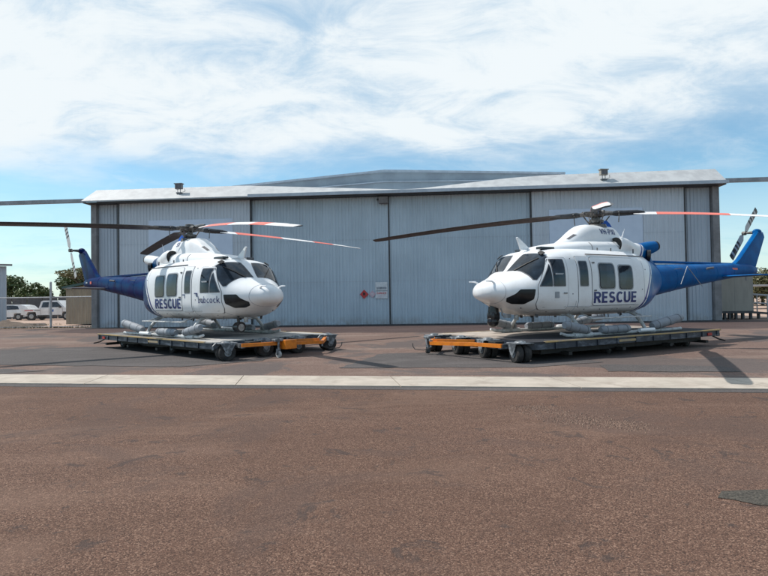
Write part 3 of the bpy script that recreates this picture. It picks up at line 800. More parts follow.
    mb = MB(); FIN = [(-6.95, 2.05), (-7.25, 2.22), (-8.45, 3.22), (-8.62, 3.36), (-8.98, 3.30), (-9.06, 3.16), (-8.32, 1.86), (-7.6, 1.90)]
    n = len(FIN); cxx = -8.0; 
    lo_ = [(x_, -.075 if 0 < i < 6 else -.03, z_) for i, (x_, z_) in enumerate(FIN)]; hi_ = [(x_, -y_, z_) for x_, y_, z_ in lo_]
    mid = [(x_+(.03 if i < 4 else -.05), 0, z_) for i, (x_, z_) in enumerate(FIN)]
    inner = lambda s_: [(x_+(.0-x_-7.95)*0.10, .085*s_, z_+(2.55-z_)*.10) for x_, z_ in FIN]
    vs = mid+inner(1)+inner(-1)
    fs = [[i, (i+1) % n, n+(i+1) % n, n+i] for i in range(n)]+[[i, (i+1) % n, 2*n+(i+1) % n, 2*n+i] for i in range(n)]+[[n+i for i in range(n)], [2*n+i for i in range(n-1, -1, -1)]]
    mb.add(vs, fs); fin = mb.build('tail_fin', blue, root, smooth=True, ang=30)
    mb = MB(); mb.sphere((-8.72, -.05, 3.30), .15, 14, 8, sc=(1.3, .9, .8)); mb.build('gearbox_fairing', blue, root, smooth=True)
    mb = MB()
    prof = [(-5.92, 0), (-6.0, .035), (-6.25, .045), (-6.62, .012), (-6.62, -.012), (-6.25, -.045), (-6.0, -.035)]
    for s_ in (1, -1):
        vs = [(x_, .15*s_, 1.62+z_) for x_, z_ in prof]+[(x_*1.0-.06+( -6.25-x_)*.12, 1.42*s_, 1.64+z_*.7) for x_, z_ in prof]
        k_ = len(prof); mb.add(vs, [[i, (i+1) % k_, (i+1) % k_+k_, i+k_] for i in range(k_)]+[list(range(k_)), list(range(k_, 2*k_))])
    mb.build('stabiliser', blue if key == 'R' else M['navy_dark'], root)
    mb = MB(); mb.tube([(-8.40, 0, 1.80), (-8.75, 0, 1.70), (-9.0, 0, 1.71)], [.02, .017, .01], 8); mb.build('tail_skid', M['seam'], root)
    if key == 'R':
        mb = MB(); mb.box((-6.9, .205, 1.86), (-6.58, .215, 1.93)); mb.build('warning_decal', M['blade_red'], boom)
    else:
        mb = MB(); mb.box((-7.5, -.20, 1.83), (-7.36, -.19, 1.94)); mb.build('warning_decal', M['blade_red'], boom)
        mb = MB(); mb.box((-7.95, -.19, 1.87), (-7.8, -.18, 1.93)); mb.build('pale_decal', M['white'], boom)
    # --- tail rotor on the starboard side
    tr = MB(); tr.tube([(-8.72, -.05, 3.30), (-8.72, -.50, 3.30)], [.07, .035], 10); tr.tube([(-8.72, -.44, 3.30), (-8.72, -.56, 3.30)], .075, 12)
    tr.tube([(-8.85, -.47, 3.36), (-8.59, -.47, 3.24)], .025, 8)
    tro = tr.build('tail_rotor', M['hub_metal'], root, smooth=True)
    for s_ in (1, -1):
        mb = MB(); d = Vector((-math.sin(tail_angle), 0, math.cos(tail_angle)))*s_; wv = Vector((math.cos(tail_angle), 0, math.sin(tail_angle)))
        nn = 12; seg = []
        cuts = [.12, .25, .52, .62, .70, .80, .88, .98, 1.06, 1.16, 1.24, 1.31]
        for r_ in cuts:
            wd = .05 if r_ < .2 else .135
            c_ = Vector((-8.72, -.50, 3.30))+d*r_
            tw = wv*math.cos(R(4))+Vector((0, 1, 0))*math.sin(R(4))*s_
            nv = Vector((0, 1, 0))*math.cos(R(4))-wv*math.sin(R(4))*s_
            seg.append([c_+tw*wd, c_+nv*.014, c_-tw*wd, c_-nv*.014])
        vs = [q for r_ in seg for q in r_]
        mb.v = [tuple(q) for q in vs]
        for i in range(len(seg)-1):
            mi = tail_cols[i]
            for k in range(4): mb.f.append([i*4+k, i*4+(k+1) % 4, (i+1)*4+(k+1) % 4, (i+1)*4+k]); mb.mi.append(mi)
        mb.f.append([len(seg)*4-4+k for k in range(4)]); mb.mi.append(1)
        mb.build('tail_rotor_blade', [M['tail_grey'], M['blade_black']], tro)
    # --- main rotor
    mb = MB()
    mb.tube([(0, 0, 3.0), (0, 0, 3.56)], [.11, .085], 18)
    mb.tube([(0, 0, 3.02), (0, 0, 3.12)], [.30, .27], 20); mb.tube([(0, 0, 3.17), (0, 0, 3.25)], .21, 16)
    for k in range(4):
        a = azs[k]; c_, s_ = math.cos(a), math.sin(a)
        mb.tube([(.08*c_, .08*s_, 3.42), (.26*c_, .26*s_, 3.45), (.48*c_, .48*s_, 3.43)], [.10, .075, .06], 10)
        b = a+.5; mb.tube([(.20*math.cos(b), .20*math.sin(b), 3.12), (.42*math.cos(b), .42*math.sin(b), 3.38)], .018, 6)
        mb.tube([(.12*math.cos(b+.3), .12*math.sin(b+.3), 3.5), (.44*math.cos(b), .44*math.sin(b), 3.47)], .028, 6)
        mb.sphere((.40*math.cos(b), .40*math.sin(b), 3.45), .05, 8, 6)
    mb.tube([(0, 0, 3.5), (0, 0, 3.58), (0, 0, 3.60)], [.16, .15, .07], 16)
    hub = mb.build('main_rotor', M['hub_metal'], root, smooth=True)
    for k in range(4):
        a = azs[k]; c_, s_ = math.cos(a), math.sin(a)
        mb = MB(); mb.tube([(.42*c_, .42*s_, 3.43), (.55*c_, .55*s_, 3.43), (.78*c_, .78*s_, 3.42), (1.1*c_, 1.1*s_, 3.42), (1.3*c_, 1.3*s_, 3.41)], [.055, .085, .08, .07, .04], 10)
        for sg in (1, -1): mb.sphere((.62*c_-.09*sg*s_, .62*s_+.09*sg*c_, 3.43), .045, 8, 6)
        mb.build('blade_grip', M['black_gloss'], hub, smooth=True)
        rotor_blade_mb(a, droops[k]).build('rotor_blade', [M['blade_black'], M['blade_white'], M['blade_red']], hub, smooth=True, ang=40)
        mb = MB(); mb.tube([(.62*c_+.12*s_, .62*s_-.12*c_, 3.40), (.60*c_+.14*s_, .60*s_-.14*c_, 3.15)], .014, 6); mb.build('pitch_link', M['hub_metal'], hub)
    mb = MB(); mb.prism([(-.46, 3.06), (-.02, 3.06), (-.05, 3.2), (-.24, 3.24), (-.36, 3.17)], -.17, .17, axis='y'); mb.build('mast_cover', M['blue_cover'], root)
    # --- skids
    for s_ in (1, -1):
        sk = MB(); Y = 1.33*s_
        sk.tube([(-1.85, Y, .06), (-1.5, Y, .052), (2.45, Y, .052), (2.75, Y, .065), (2.95, Y, .12)], [.045, .047, .047, .045, .035], 12)
        for x_ in (2.18, -.30): sk.tube([(x_-.32, Y, .052), (x_+.32, Y, .052)], .075, 12)
        sko = sk.build('landing_skid', M['skid_grey'], root, smooth=True)
        mb = MB(); mb.box((-.45, Y-.09-.0, .445), (1.95, Y+.09, .475), bev=.01)
        for x_ in (-.3, 1.75): mb.tube([(x_, Y*.99, .45), (x_, .9*s_, .58)], .018, 6)
        mb.build('cabin_step', M['skid_grey'], sko)
        # packed emergency floats, strapped
        for (a, b, rad_) in (((2.0, .16), (2.85, .33), .115), ((.45, .155), (1.55, .155), .11), ((-1.85, .38), (-.52, .18), .125)):
            mb = MB(); pts = []; rs = []
            A = Vector((a[0], Y*1.02, a[1])); B = Vector((b[0], Y*1.02, b[1]))
            for i in range(15):
                t = i/14; e = .72 if i in (0, 14) else (.94 if i in (1, 13) else 1)
                pts.append(A.lerp(B, t)+Vector((0, 0, .006*math.sin(i*2.1)))); rs.append(rad_*e*(1+.02*math.sin(i*1.7+a[0])))
            mb.tube(pts, rs, 18)
            fb = mb.build('float_bag', M['float'], sko, smooth=True, ang=50)
            for t in (.15, .5, .85):
                mb = MB(); mb.tube([A.lerp(B, t-.012), A.lerp(B, t+.012)], rad_*1.03, 18); mb.build('float_strap', M['strap'], sko)
        mb = MB(); mb.tube([(.15, Y*1.1, .09), (.22, Y*1.1, .09), (-.22-.0, Y*1.1, .09), (-.30, Y*1.1, .09)][0:1]+[(-.45, Y*1.1, .09)], .055, 12)
        mb.build('gas_bottle', M['white'], sko, smooth=True)
    for x_ in (2.20, -.30):
        mb = MB(); mb.tube([(x_, 1.33, .06), (x_, 1.22, .26), (x_, 1.0, .50), (x_, .75, .60), (x_, 0, .62), (x_, -.75, .60), (x_, -1.0, .50), (x_, -1.22, .26), (x_, -1.33, .06)], .048, 12)
        for s_ in (1, -1): mb.tube([(x_-.22, .8*s_, .60), (x_+.22, .8*s_, .60)], .07, 10)
        mb.build('cross_tube', M['skid_grey'], root, smooth=True)
    # camera ball or search lights under the nose
    if key == 'R':
        mb = MB(); mb.tube([(3.74, -.25, .80), (3.74, -.25, .60)], [.13, .15], 16)
        mb.box((3.60, -.39, .42), (3.88, -.11, .66), bev=.05)
        mb.sphere((3.76, -.25, .40), .155, 20, 12)
        t = mb.build('camera_turret', M['black_gloss'], root, smooth=True)
        mb = MB(); mb.tube([(3.90, -.20, .43), (3.93, -.19, .43)], .045, 14); mb.build('camera_lens', M['glass'], t)
        mb = MB(); mb.tube([(3.70, -.02, .78), (3.60, .0, .50)], .016, 6); mb.box((3.50, .03, .50), (3.62, .16, .60)); mb.build('nose_bracket', M['frame_grey'], root)
    else:
        for (x_, y_) in ((2.95, -.18), (3.28, -.42)):
            mb = MB(); mb.tube([(x_, y_, .62), (x_, y_, .44)], .035, 8)
            mb.tube([(x_-.16, y_, .30), (x_-.10, y_, .30), (x_+.10, y_, .30), (x_+.14, y_, .30)], [.07, .13, .15, .145], 20)
            sl_ = mb.build('search_light', M['black_gloss'], root, smooth=True)
            mb = MB(); mb.tube([(x_+.141, y_, .30), (x_+.146, y_, .30)], .10, 20); mb.build('light_lens', M['steel'], sl_)
    # small landing light and static ports under the nose
    mb = MB(); mb.tube([(3.4, .25*near, .58), (3.4, .25*near, .44)], .06, 10); mb.build('landing_light', M['steel'], root)
    return root
M['navy_dark'] = mat('dark navy paint', (.02, .025, .05), (.03, .03, .05), 3, .4)
HL = R(-40.7); HR = R(209)
def rel(az_world, rz): return R(az_world)-rz
make_heli('R', (6.47, 16.8, .5), HR, 'white and bright blue rescue helicopter on the right deck, nose pointing left',
          [rel(160, HR), rel(-20, HR), rel(250, HR), rel(70, HR)], [.42, .75, .82, .35], R(43), [0, 0, 1, 0, 1, 0, 1, 1, 0, 1, 1])
make_heli('L', (-6.56, 18.8, .5), HL, 'white and navy rescue helicopter on the left deck, nose pointing right',
          [rel(216, HL), rel(40, HL), rel(-51, HL), rel(125, HL)], [.25, .30, .66, .30], R(26), [0, 0, 0, 1, 0, 1, 0, 1, 0, 0, 0])

# ------------------------------------------------------------------ wheeled decks
def make_deck(key, loc, rz, label):
    root = empty('wheeled_platform', loc, rz, label, 'platform trolley', 'wheeled platforms under the helicopters')
    L = 7.75; W = 2.1; n = 1 if key == 'R' else -1
    poly = [(-L, -W), (-.55, -W), (-.28, -W+.05), (-.12, -W+.22), (-.10, -W+.42), (-.42, -W+.62), (-.42, W-.62), (-.10, W-.42), (-.12, W-.22), (-.28, W-.05), (-.55, W), (-L, W)]
    mb = MB(); mb.prism(poly, -.03, 0); mb.build('deck', M['deck'+key], root)
    def ins(p, d): return [(max(-L+d, min(-.10-d, x)) if x < -.2 else x-d, max(-W+d, min(W-d, y))) for x, y in p]
    mb = MB(); inn = ins(poly, .03); k = len(poly)
    mb.prism(inn, -.185, -.033); mb.build('deck_frame', M['deck_steel'], root)
    # rubbing edge, drawn proud of the deck on both long sides
    for s_ in (1, -1):
        mb = MB(); mb.box((-L+.02, s_*(W+.004), -.024), (-.55, s_*(W-.05), .008)); mb.build('edge_trim', M['yellow_edge'], root)
        for i in range(10): 
            x_ = -.9-i*.74; mb = MB(); mb.box((x_, s_*(W-.028), -.18), (x_-.05, s_*(W-.004), -.04)); mb.build('frame_rib', M['deck_steel'], root)
        mb = MB(); mb.box((-3.2, s_*(W-.029), -.14), (-3.9, s_*(W-.012), -.08)); mb.build('yellow_marker', M['yellow_edge'], root)
        mb = MB(); mb.box((-7.1, s_*(W-.029), -.16), (-7.3, s_*(W-.006), -.08)); mb.build('reflector', M['red_light'], root)
    mb = MB(); 
    for y_ in (-1.2, 0, 1.2): mb.box((-L+.1, y_-.05, -.30), (-.6, y_+.05, -.222))
    for x_ in (-1.5, -3.5, -5.5, -7.2): mb.box((x_-.06, -W+.1, -.38), (x_+.06, W-.1, -.302))
    mb.build('chassis', M['black'], root)
    mb = MB(); mb.box((-L+.45, -W+.5, -.34), (-.75, W-.35, -.19)); mb.build('shade_box', M['black'], root)  # black box added under the deck to block light and deepen the shade
    # wheel pairs with fenders along the front
    def wheel(x, y, fender=True, r=.225, z=-.275, turn=78):
        X = Matrix.Translation(Vector((x, y, 0))) @ Matrix.Rotation(R(turn), 4, 'Z')
        a = MB()
        for dy in (-.105, .105):
            a.tube([(0, dy-.085, z), (0, dy-.06, z), (0, dy+.06, z), (0, dy+.085, z)], [r*.86, r, r, r*.86], 26, X=X)
        wo = a.build('wheel', M['tyre'], root, smooth=True, ang=30)
        a = MB(); a.tube([(0, -.2, z), (0, .2, z)], r*.42, 14, X=X); a.build('wheel_hub', M['fender'], wo)
        if fender:
            a = MB(); a.box((-.25, -.235, -.035), (.25, .235, -.012), X=X, bev=.008)
            for yy in (-.235, .215):
                a.prism([(-.05, -.30), (.05, -.30), (.20, -.03), (-.20, -.03)], yy, yy+.02, X=X, axis='y')
            a.tube([(-.25, 0, -.03), (-.33, 0, -.10), (-.33, 0, -.2)], .03, 8, X=X)
            a.sphere((0, 0, -.01), .14, 14, 8, sc=(1, 1, .35), X=X)
            a.build('wheel_fender', M['fender'], root, smooth=True, ang=40)
    for y in (1.78, .50, -.66, -1.86): wheel(-.06 if abs(y) > 1 else -.14, y*n)
    for x in (-3.4, -6.9):
        for y in (-1.4, 1.4): wheel(x, y, False, .16, -.34, 10)
    # drawbar
    mb = MB()
    def bar(p, q, w_=.045, h_=.045):
        p, q = Vector(p), Vector(q); d = (q-p).normalized(); s_ = Vector((-d.y, d.x, 0)).normalized()
        vs = [c+s_*(w_*a)+Vector((0, 0, h_*b)) for c in (p, q) for a, b in ((-1, -1), (1, -1), (1, 1), (-1, 1))]
        mb.add(vs, [[0, 1, 2, 3], [7, 6, 5, 4], [0, 4, 5, 1], [1, 5, 6, 2], [2, 6, 7, 3], [3, 7, 4, 0]])
    bar((.26, 1.50*n, -.10), (.36, .55*n, -.11)); bar((.36, .55*n, -.11), (.62, -1.02*n, -.17))
    bar((.62, -1.02*n, -.165), (.12, -1.62*n, -.10)); bar((.58, -.96*n, -.09), (-.1, .0*n, -.09), .03, .04)
    if key == 'L': mb.box((.34, -.10*n-.45, -.27), (.66, -.10*n+-.05, -.02), bev=.01)
    dr = mb.build('drawbar', M['orange'], root)
    mb = MB()
    for y_ in (1.45, -1.55): mb.box((-.05, y_*n-.05, -.17), (.30, y_*n+.05, -.06))
    mb.tube([(.62, -1.02*n, -.11), (.62, -1.02*n, -.28)], .03, 8); mb.build('drawbar_hinge', M['fender'], dr)
    mb = MB(); mb.tube([(.62, -1.06*n, -.30), (.70, -1.25*n, -.37), (.84, -1.5*n, -.36), (.86, -1.58*n, -.28), (.84, -1.62*n, -.2)], .014, 6); mb.build('tow_handle', M['black'], dr)
    # jockey castor
    cx, cy = (.48, -.45) if key == 'L' else (.62, -1.02)
    if key == 'R': cy = -1.18
    mb = MB(); mb.tube([(cx, cy*(1 if key == 'R' else 1), .02), (cx, cy, -.30)], .035, 10); mb.box((cx-.13, cy-.14, -.05), (cx+.05, cy+.14, .02), bev=.01); mb.box((cx-.05, cy-.05, -.42), (cx+.03, cy-.035, -.26)); mb.box((cx-.05, cy+.035, -.42), (cx+.03, cy+.05, -.26))
    ca = mb.build('castor', M['fender'], root)
    mb = MB(); mb.tube([(cx, cy-.03, -.405), (cx, cy+.03, -.405)], .095 if key == 'L' else .06, 18); mb.build('castor_wheel', M['skid_grey'] if key == 'L' else M['black'], ca, smooth=True, ang=30)
    mb = MB(); mb.box((-.2, -1.1, -.20), (.06, -.75, -.04), bev=.01); mb.box((-.25, .7, -.22), (.04, 1.0, -.04), bev=.01); mb.tube([(-.1, -.7, -.1), (.1, -.3, -.16), (.05, .2, -.12), (-.1, .7, -.1)], .015, 6); mb.build('control_box', M['black'], root)
    # rear corner bracket
    mb = MB(); mb.tube([(-L+.02, n*(W-.35), -.16), (-L-.12, n*(W-.15), -.30), (-L-.05, n*(W+.08), -.33)], .025, 6); mb.box((-L-.02, n*(W-.3), -.2), (-L+.1, n*(W-.05), -.12)); mb.build('tow_eye', M['black'], root)
    return root
make_deck('R', (2.31, 14.78, .5), HR, 'wheeled platform with dark rubber deck and orange drawbar under the right helicopter')
make_deck('L', (-2.99, 16.0, .5), R(-41.9), 'wheeled platform with pale deck and orange drawbar under the left helicopter')

# ------------------------------------------------------------------ hangar
HG = empty('hangar', (-18.0, 34.18, 0), R(-4.272), 'long corrugated blue grey hangar with tall closed sliding doors', 'hangar')
WID = 37.18
def corr(x0, x1, z0, z1, y, name, m, pitch=.2, depth=.034, parent=HG, thick=.12):
    mb = MB(); n = max(2, round((x1-x0)/pitch)); p = (x1-x0)/n; pts = []
    for i in range(n):
        a = x0+i*p
        pts += [(a, y), (a+p*.42, y), (a+p*.55, y-depth), (a+p*.87, y-depth)]
    pts += [(x1, y), (x1, y+thick), (x0, y+thick)]
    mb.prism(pts, z0, z1); return mb.build(name, m, parent)
corr(.35, 1.72, .02, 7.64, .22, 'side_panel', M['wall'])
corr(1.74, 10.02, .05, 7.66, 0.0, 'hangar_door', M['door2'])
corr(10.02, 18.36, .05, 7.66, .20, 'hangar_door', M['door'])
corr(18.42, 26.68, .05, 7.66, .20, 'hangar_door', M['door'])
corr(26.72, 35.28, .05, 7.66, 0.0, 'hangar_door', M['door2'])
corr(35.42, 36.80, .02, 7.66, .24, 'side_panel', M['wall'])
for x0, x1 in ((0, .34), (36.82, WID)): mb = MB(); mb.box((x0, -.05, 0), (x1, .5, 7.7)); mb.build('corner_column', M['column'], HG)
# door stiles and the dark joints between leaves
for x_, y_ in ((1.70, -.02), (10.00, .02), (26.66, .02), (35.26, -.02), (18.355, .18)): mb = MB(); mb.box((x_, y_-.05, .03), (x_+.07, y_+.12, 7.66)); mb.build('door_stile', M['dark_trim'], HG)
mb = MB(); mb.box((.0, .33, .0), (WID, .55, 7.66)); mb.build('inner_wall', M['dark_trim'], HG)
for q, (x_, y_, z_) in enumerate(((3.68, -.06, 2.53), (27.7, -.06, 2.3))):
    mb = MB(); mb.box((x_, y_, z_), (x_+5.25, y_+.03, 6.55)); mb.build('painted_square', M['pale_square'], HG)
for z_ in (2.6, 5.1):  # faint girt lines of fixings
    for a, b, y_ in ((1.8, 9.9, -.037), (10.1, 18.3, .163), (18.5, 26.6, .163), (26.8, 35.2, -.037)): mb = MB(); mb.box((a, y_-.004, z_), (b, y_, z_+.02)); mb.build('fixing_line', M['wall'], HG)
mb = MB(); mb.box((-.2, -.35, .006), (WID+.2, .5, .05)); mb.build('door_track', M['dark_trim'], HG)
# eave soffit, sloping roof skirt whose back edge dips to the middle
N = 60
def back_z(x):
    K = [(-9, 8.66), (9.5, 8.66), (19.3, 8.12), (20.5, 8.17), (25.6, 8.62), (28, 8.72), (60, 8.9)]
    for (a, za), (b, zb) in zip(K[:-1], K[1:]):
        if x <= b: return za+(zb-za)*(x-a)/(b-a)
mb = MB(); vs = []; 
for i in range(N+1):
    x = -.25+(WID+.45)*i/N; xb = max(-.02, min(WID+.14, x))
    vs += [(x, -.62, 7.78), (xb, .6, back_z(x)), (xb, .6, back_z(x)-.12), (x, -.62, 7.70)]
fs = []
for i in range(N):
    for k in range(4): fs.append([i*4+k, i*4+(k+1) % 4, (i+1)*4+(k+1) % 4, (i+1)*4+k])
fs += [[0, 1, 2, 3], [N*4+k for k in range(4)]]
mb.add(vs, fs); mb.build('roof_skirt', M['roof_pale'], HG)
mb = MB(); mb.box((-.2, -.55, 7.64), (WID+.15, .55, 7.70)); mb.box((.0, .56, 7.70), (WID, .7, 8.1)); mb.build('soffit', M['dark_trim'], HG)
mb = MB(); mb.box((10.1, -.74, 7.68), (WID+.2, -.63, 7.86)); mb.build('gutter', M['gutter'], HG)
# main gabled roof and side walls behind
mb = MB()
prof = [(0.15, 0), (0.15, 8.3), (6.7-4.5, 9.55), (17.66, 10.88), (32.5, 10.1), (WID-.1, 8.6), (WID-.1, 0)]
mb.prism([(.2, .02), (WID-.15, .02), (WID-.15, 8.0), (.2, 8.0)], .72, 7.8, axis='y')
mb.build('side_wall', M['wall'], HG)
mb = MB()
mb.prism([(.8, 8.02), (36.6, 8.02), (36.6, 8.8), (30.3, 10.28), (17.66, 10.85), (6.7, 10.12)], 7.8, 45, axis='y')
mb.build('gable', M['gable'], HG)
mb = MB()
def strip(a, b, h=.14):
    (xa, za), (xb, zb) = a, b
    mb.prism([(xa, za), (xb, zb), (xb, zb+h), (xa, za+h)], 7.62, 7.795, axis='y')
strip((6.2, 10.02), (17.66, 10.86)); strip((17.66, 10.86), (30.6, 10.26)); strip((9.0, 9.62), (17.66, 10.1), .06); strip((17.66, 10.1), (27, 9.9), .06)
mb.build('barge_board', M['gutter'], HG)
mb = MB(); mb.box((.2, 7.82, 0), (WID-.15, 44.9, 8.0)); mb.build('rear_hall', M['wall'], HG)
# end rails that the doors run out on
def world_of(x, y, z): 
    a = R(-4.272); return Vector((-18+x*math.cos(a)-y*math.sin(a), 34.18+x*math.sin(a)+y*math.cos(a), z))
for a_, b_ in (((-8.6, -.35, 7.74), (-.26, -.12, 7.96)), ((WID+.22, -.35, 7.80), (WID+8, -.12, 8.02))): mb = MB(); mb.box(a_, b_); mb.build('door_rail', M['rail'], HG)
for a_, b_ in (((-6.22, -.4, 0), (-5.96, -.1, 7.73)), ((WID+7.5, -.35, 0), (WID+7.75, -.1, 7.79))): mb = MB(); mb.box(a_, b_); mb.build('rail_post', M['galv'], HG)
# flood lights
def flood(x, y, z, rz, label, m):
    p = world_of(x, y, z); t = empty('floodlight', p, R(rz), label, 'floodlight', 'floodlights on the hangar', scale=.78)
    mb = MB(); mb.box((-.28, -.14, .22), (.28, .16, .62), bev=.03); mb.box((-.33, -.18, .60), (.33, .20, .66)); mb.build('lamp_housing', m, t)
    mb = MB(); mb.box((-.22, -.155, .27), (.22, -.142, .57)); mb.build('lamp_glass', M['seam'], t)
    mb = MB(); mb.tube([(-.1, 0, -.05), (-.1, 0, .23)], .025, 6); mb.tube([(.12, 0, -.05), (.12, 0, .23)], .025, 6); mb.box((-.2, -.1, -.12), (.25, .12, -.04)); mb.tube([(.3, 0, -.03), (.5, .05, .05), (.46, 0, .25)], .018, 6); mb.build('bracket', M['fender'], t)
flood(5.66, -.15, 8.24, -8, 'dark floodlight standing on the left end of the hangar roof edge', M['column'])
flood(30.8, -.15, 8.28, 6, 'pale brown floodlight standing on the right end of the hangar roof edge', M['cabin'])
t = empty('junction_box', world_of(18.1, .02, 7.2), R(-4.272), 'small grey light box under the eave above the middle door joint', 'light fitting')
mb = MB(); mb.box((-.28, -.22, .0), (.28, .10, .40), bev=.03); mb.build('housing', M['column'], t)
mb = MB(); mb.tube([(-.2, -.08, .38), (-.2, -.08, .50)], .02, 6); mb.tube([(.2, -.08, .38), (.2, -.08, .50)], .02, 6); mb.box((-.40, -.1, .2), (-.28, .0, .3)); mb.build('bracket', M['dark_trim'], t)
# signs
def sign(name, x, z, w_, h_, m, label, diamond=False, y=.135):
    t = empty(name, world_of(x, y, z), R(-4.272), label, 'sign')
    mb = MB()
    if diamond: mb.prism([(-w_/2, 0), (0, -h_/2), (w_/2, 0), (0, h_/2)], -.006, .006, axis='y')
    else: mb.box((-w_/2, -.006, -h_/2), (w_/2, .006, h_/2))
    mb.build('sign_panel', m, t)
    return t
t = sign('hazard_sign', 16.85, 1.84, .52, .56, M['red'], 'red diamond hazard sign with a flame on the hangar door', True)
mb = MB(); mb.prism([(-.06, -.04), (.05, -.04), (.075, .04), (.02, .12), (.0, .06), (-.04, .14), (-.075, .03)], -.010, -.007, axis='y'); mb.box((-.08, -.010, -.08), (.08, -.007, -.06)); mb.build('flame_symbol', M['black'], t)
t = sign('hazard_sign', 17.34, 1.84, .42, .44, M['sign_pink'], 'faded pink diamond hazard sign beside the red one', True)
mb = MB(); mb.box((-.07, -.010, -.01), (.07, -.007, .03)); mb.box((-.05, -.010, -.07), (.05, -.007, -.05)); mb.build('symbol', M['sign_white'], t)
def sign_text(parent, txt, z, h, w_, m, bold=.16):
    def fn(x, zz): return Vector((x, -.009, zz))
    o = text_on('lettering', txt, 0, z, h, -1, m, parent, width=w_, bold=bold, fn=fn)
t = sign('notice_sign', 17.89, 2.30, .72, .50, M['sign_white'], 'white rectangular notice with grey symbols on the hangar door, above the danger notice')
mb = MB(); mb.box((-.30, -.010, -.18), (.30, -.007, -.04)); mb.build('grey_bar', M['frame_grey'], t)
sign_text(t, 'TFS', -.11, .09, .34, M['seam'])
t = sign('notice_sign', 17.89, 1.79, .72, .42, M['sign_white'], 'white danger notice with red writing on the hangar door, below the grey notice')
sign_text(t, 'DANGER', .10, .12, .56, M['red'])
mb = MB()
for k in range(3): mb.box((-.26, -.009, -.02-k*.06), (.26-.08*k, -.007, -.005-k*.06))
mb.build('writing_line', M['sign_pink'], t)

# ------------------------------------------------------------------ left side background
SH = empty('storage_shed', (-22.7, 39.6, 0), R(-2), 'small tan ribbed shed with green roof trim beside the left end of the hangar', 'shed')
corr(0, 3.3, .08, 2.55, 0, 'wall', M['tan'], .26, .03, SH, 4.6)
mb = MB(); mb.prism([(0, 2.55), (4.9, 2.55), (4.9, 3.45), (0, 2.60)], .0, 4.6, axis='y'); mb.box((3.3, .0, .08), (4.9, 4.6, 2.55)); mb.build('gable_wall', M['tan'], SH)
mb = MB(); mb.prism([(-.18, 2.60), (5.0, 3.55), (5.0, 3.72), (-.18, 2.76)], -.22, 4.8, axis='y'); mb.build('roof', M['green_trim'], SH)
mb = MB(); mb.box((3.35, -.05, .1), (3.4, .0, 2.5)); mb.box((3.95, -.05, .1), (4.0, 0, 2.5)); mb.box((3.42, -.03, .1), (3.94, .0, 2.45)); mb.build('door', M['cabin'], SH)
mb = MB(); mb.box((3.52, -.06, 1.5), (3.85, -.031, 2.3)); mb.build('notice_board', M['dark_trim'], SH)

BL = empty('building', (-27.62, 40.6, 0), R(34.6), 'edge of a pale grey building with dark eave at the far left', 'building')
corr(-4, 0, 0, 4.35, 0, 'wall', M['wall'], .25, .03, BL, 6)
mb = MB(); mb.prism([(-.4, 4.36), (-.4, 4.50), (6.2, 4.9), (6.2, 4.76)], -4.2, .35, axis='x'); mb.build('roof', M['column'], BL)

# fence of galvanised posts, rails and wire mesh
FN = empty('chain_link_fence', (-21.56, 35.9, 0), R(-3), 'chain link fence with galvanised posts between the left building and the hangar', 'fence')
mb = MB(); mb.tube([(0, 0, 0), (0, 0, 2.95), (0, 0, 3.0)], [.07, .07, .03], 10); mb.build('post', M['galv'], FN)
for x_ in (-5.2, 3.3):
    mb = MB(); mb.tube([(x_, 0, 0), (x_, 0, 2.0)], .045, 10); mb.build('post', M['galv'], FN)
mb = MB(); mb.tube([(-8.5, 0, 1.98), (3.55, 0, 1.98)], .038, 8); mb.build('top_rail', M['galv'], FN)
mb = MB(); mb.tube([(-8.5, 0, .08), (3.55, 0, .08)], .02, 6)
for k in range(-8, 120):
    x_ = -8.4+k*.1
    for s_ in (1, -1):
        a, b = (x_, .1), (x_+s_*1.87*.55, 1.95)
        lo_, hi_ = -8.4, 3.5
        if min(a[0], b[0]) < lo_ or max(a[0], b[0]) > hi_: continue
        mb.tube([(a[0], s_*.004, a[1]), (b[0], s_*.004, b[1])], .0022, 3, caps=False)
mb.build('wire_mesh', M['galv'], FN)

# vehicles: bodies as side profiles pulled to width with tumblehome
def car_body(mb, prof, w_, zshoulder, tumble=.16, mi=0, nx=None):
    n = len(prof); vs = []
    for s_ in (1, -1):
        for x, z in prof:
            f = max(0, (z-zshoulder)); vs.append((x, s_*(w_-f*tumble/.5*.5), z))
    fs = [[i, (i+1) % n, n+(i+1) % n, n+i] for i in range(n)]+[list(range(n)), list(range(2*n-1, n-1, -1))]
    mb.add(vs, fs, mi)
def wheel_at(parent, x, y, r):
    mb = MB(); s_ = 1 if y > 0 else -1
    mb.tube([(x, y-.11, r), (x, y-.09, r), (x, y+.09, r), (x, y+.11, r)], [r*.9, r, r, r*.9], 24); o = mb.build('wheel', M['tyre'], parent, smooth=True, ang=30)
    mb = MB(); mb.tube([(x, y+s_*.10, r), (x, y+s_*.125, r)], [r*.62, r*.5], 16); mb.build('rim', M['steel'], o)
def panel(parent, name, poly, y, side, m, zs, tumble=.16, w_=.9):
    mb = MB(); t = .012
    vs = []
    for o in (0, t):
        for x, z in poly:
            f = max(0, z-zs); vs.append((x, side*(w_-f*tumble+o), z))
    n = len(poly); mb.add(vs, [list(range(n)), list(range(2*n-1, n-1, -1))]+[[i, (i+1) % n, n+(i+1) % n, n+i] for i in range(n)]); return mb.build(name, m, parent)
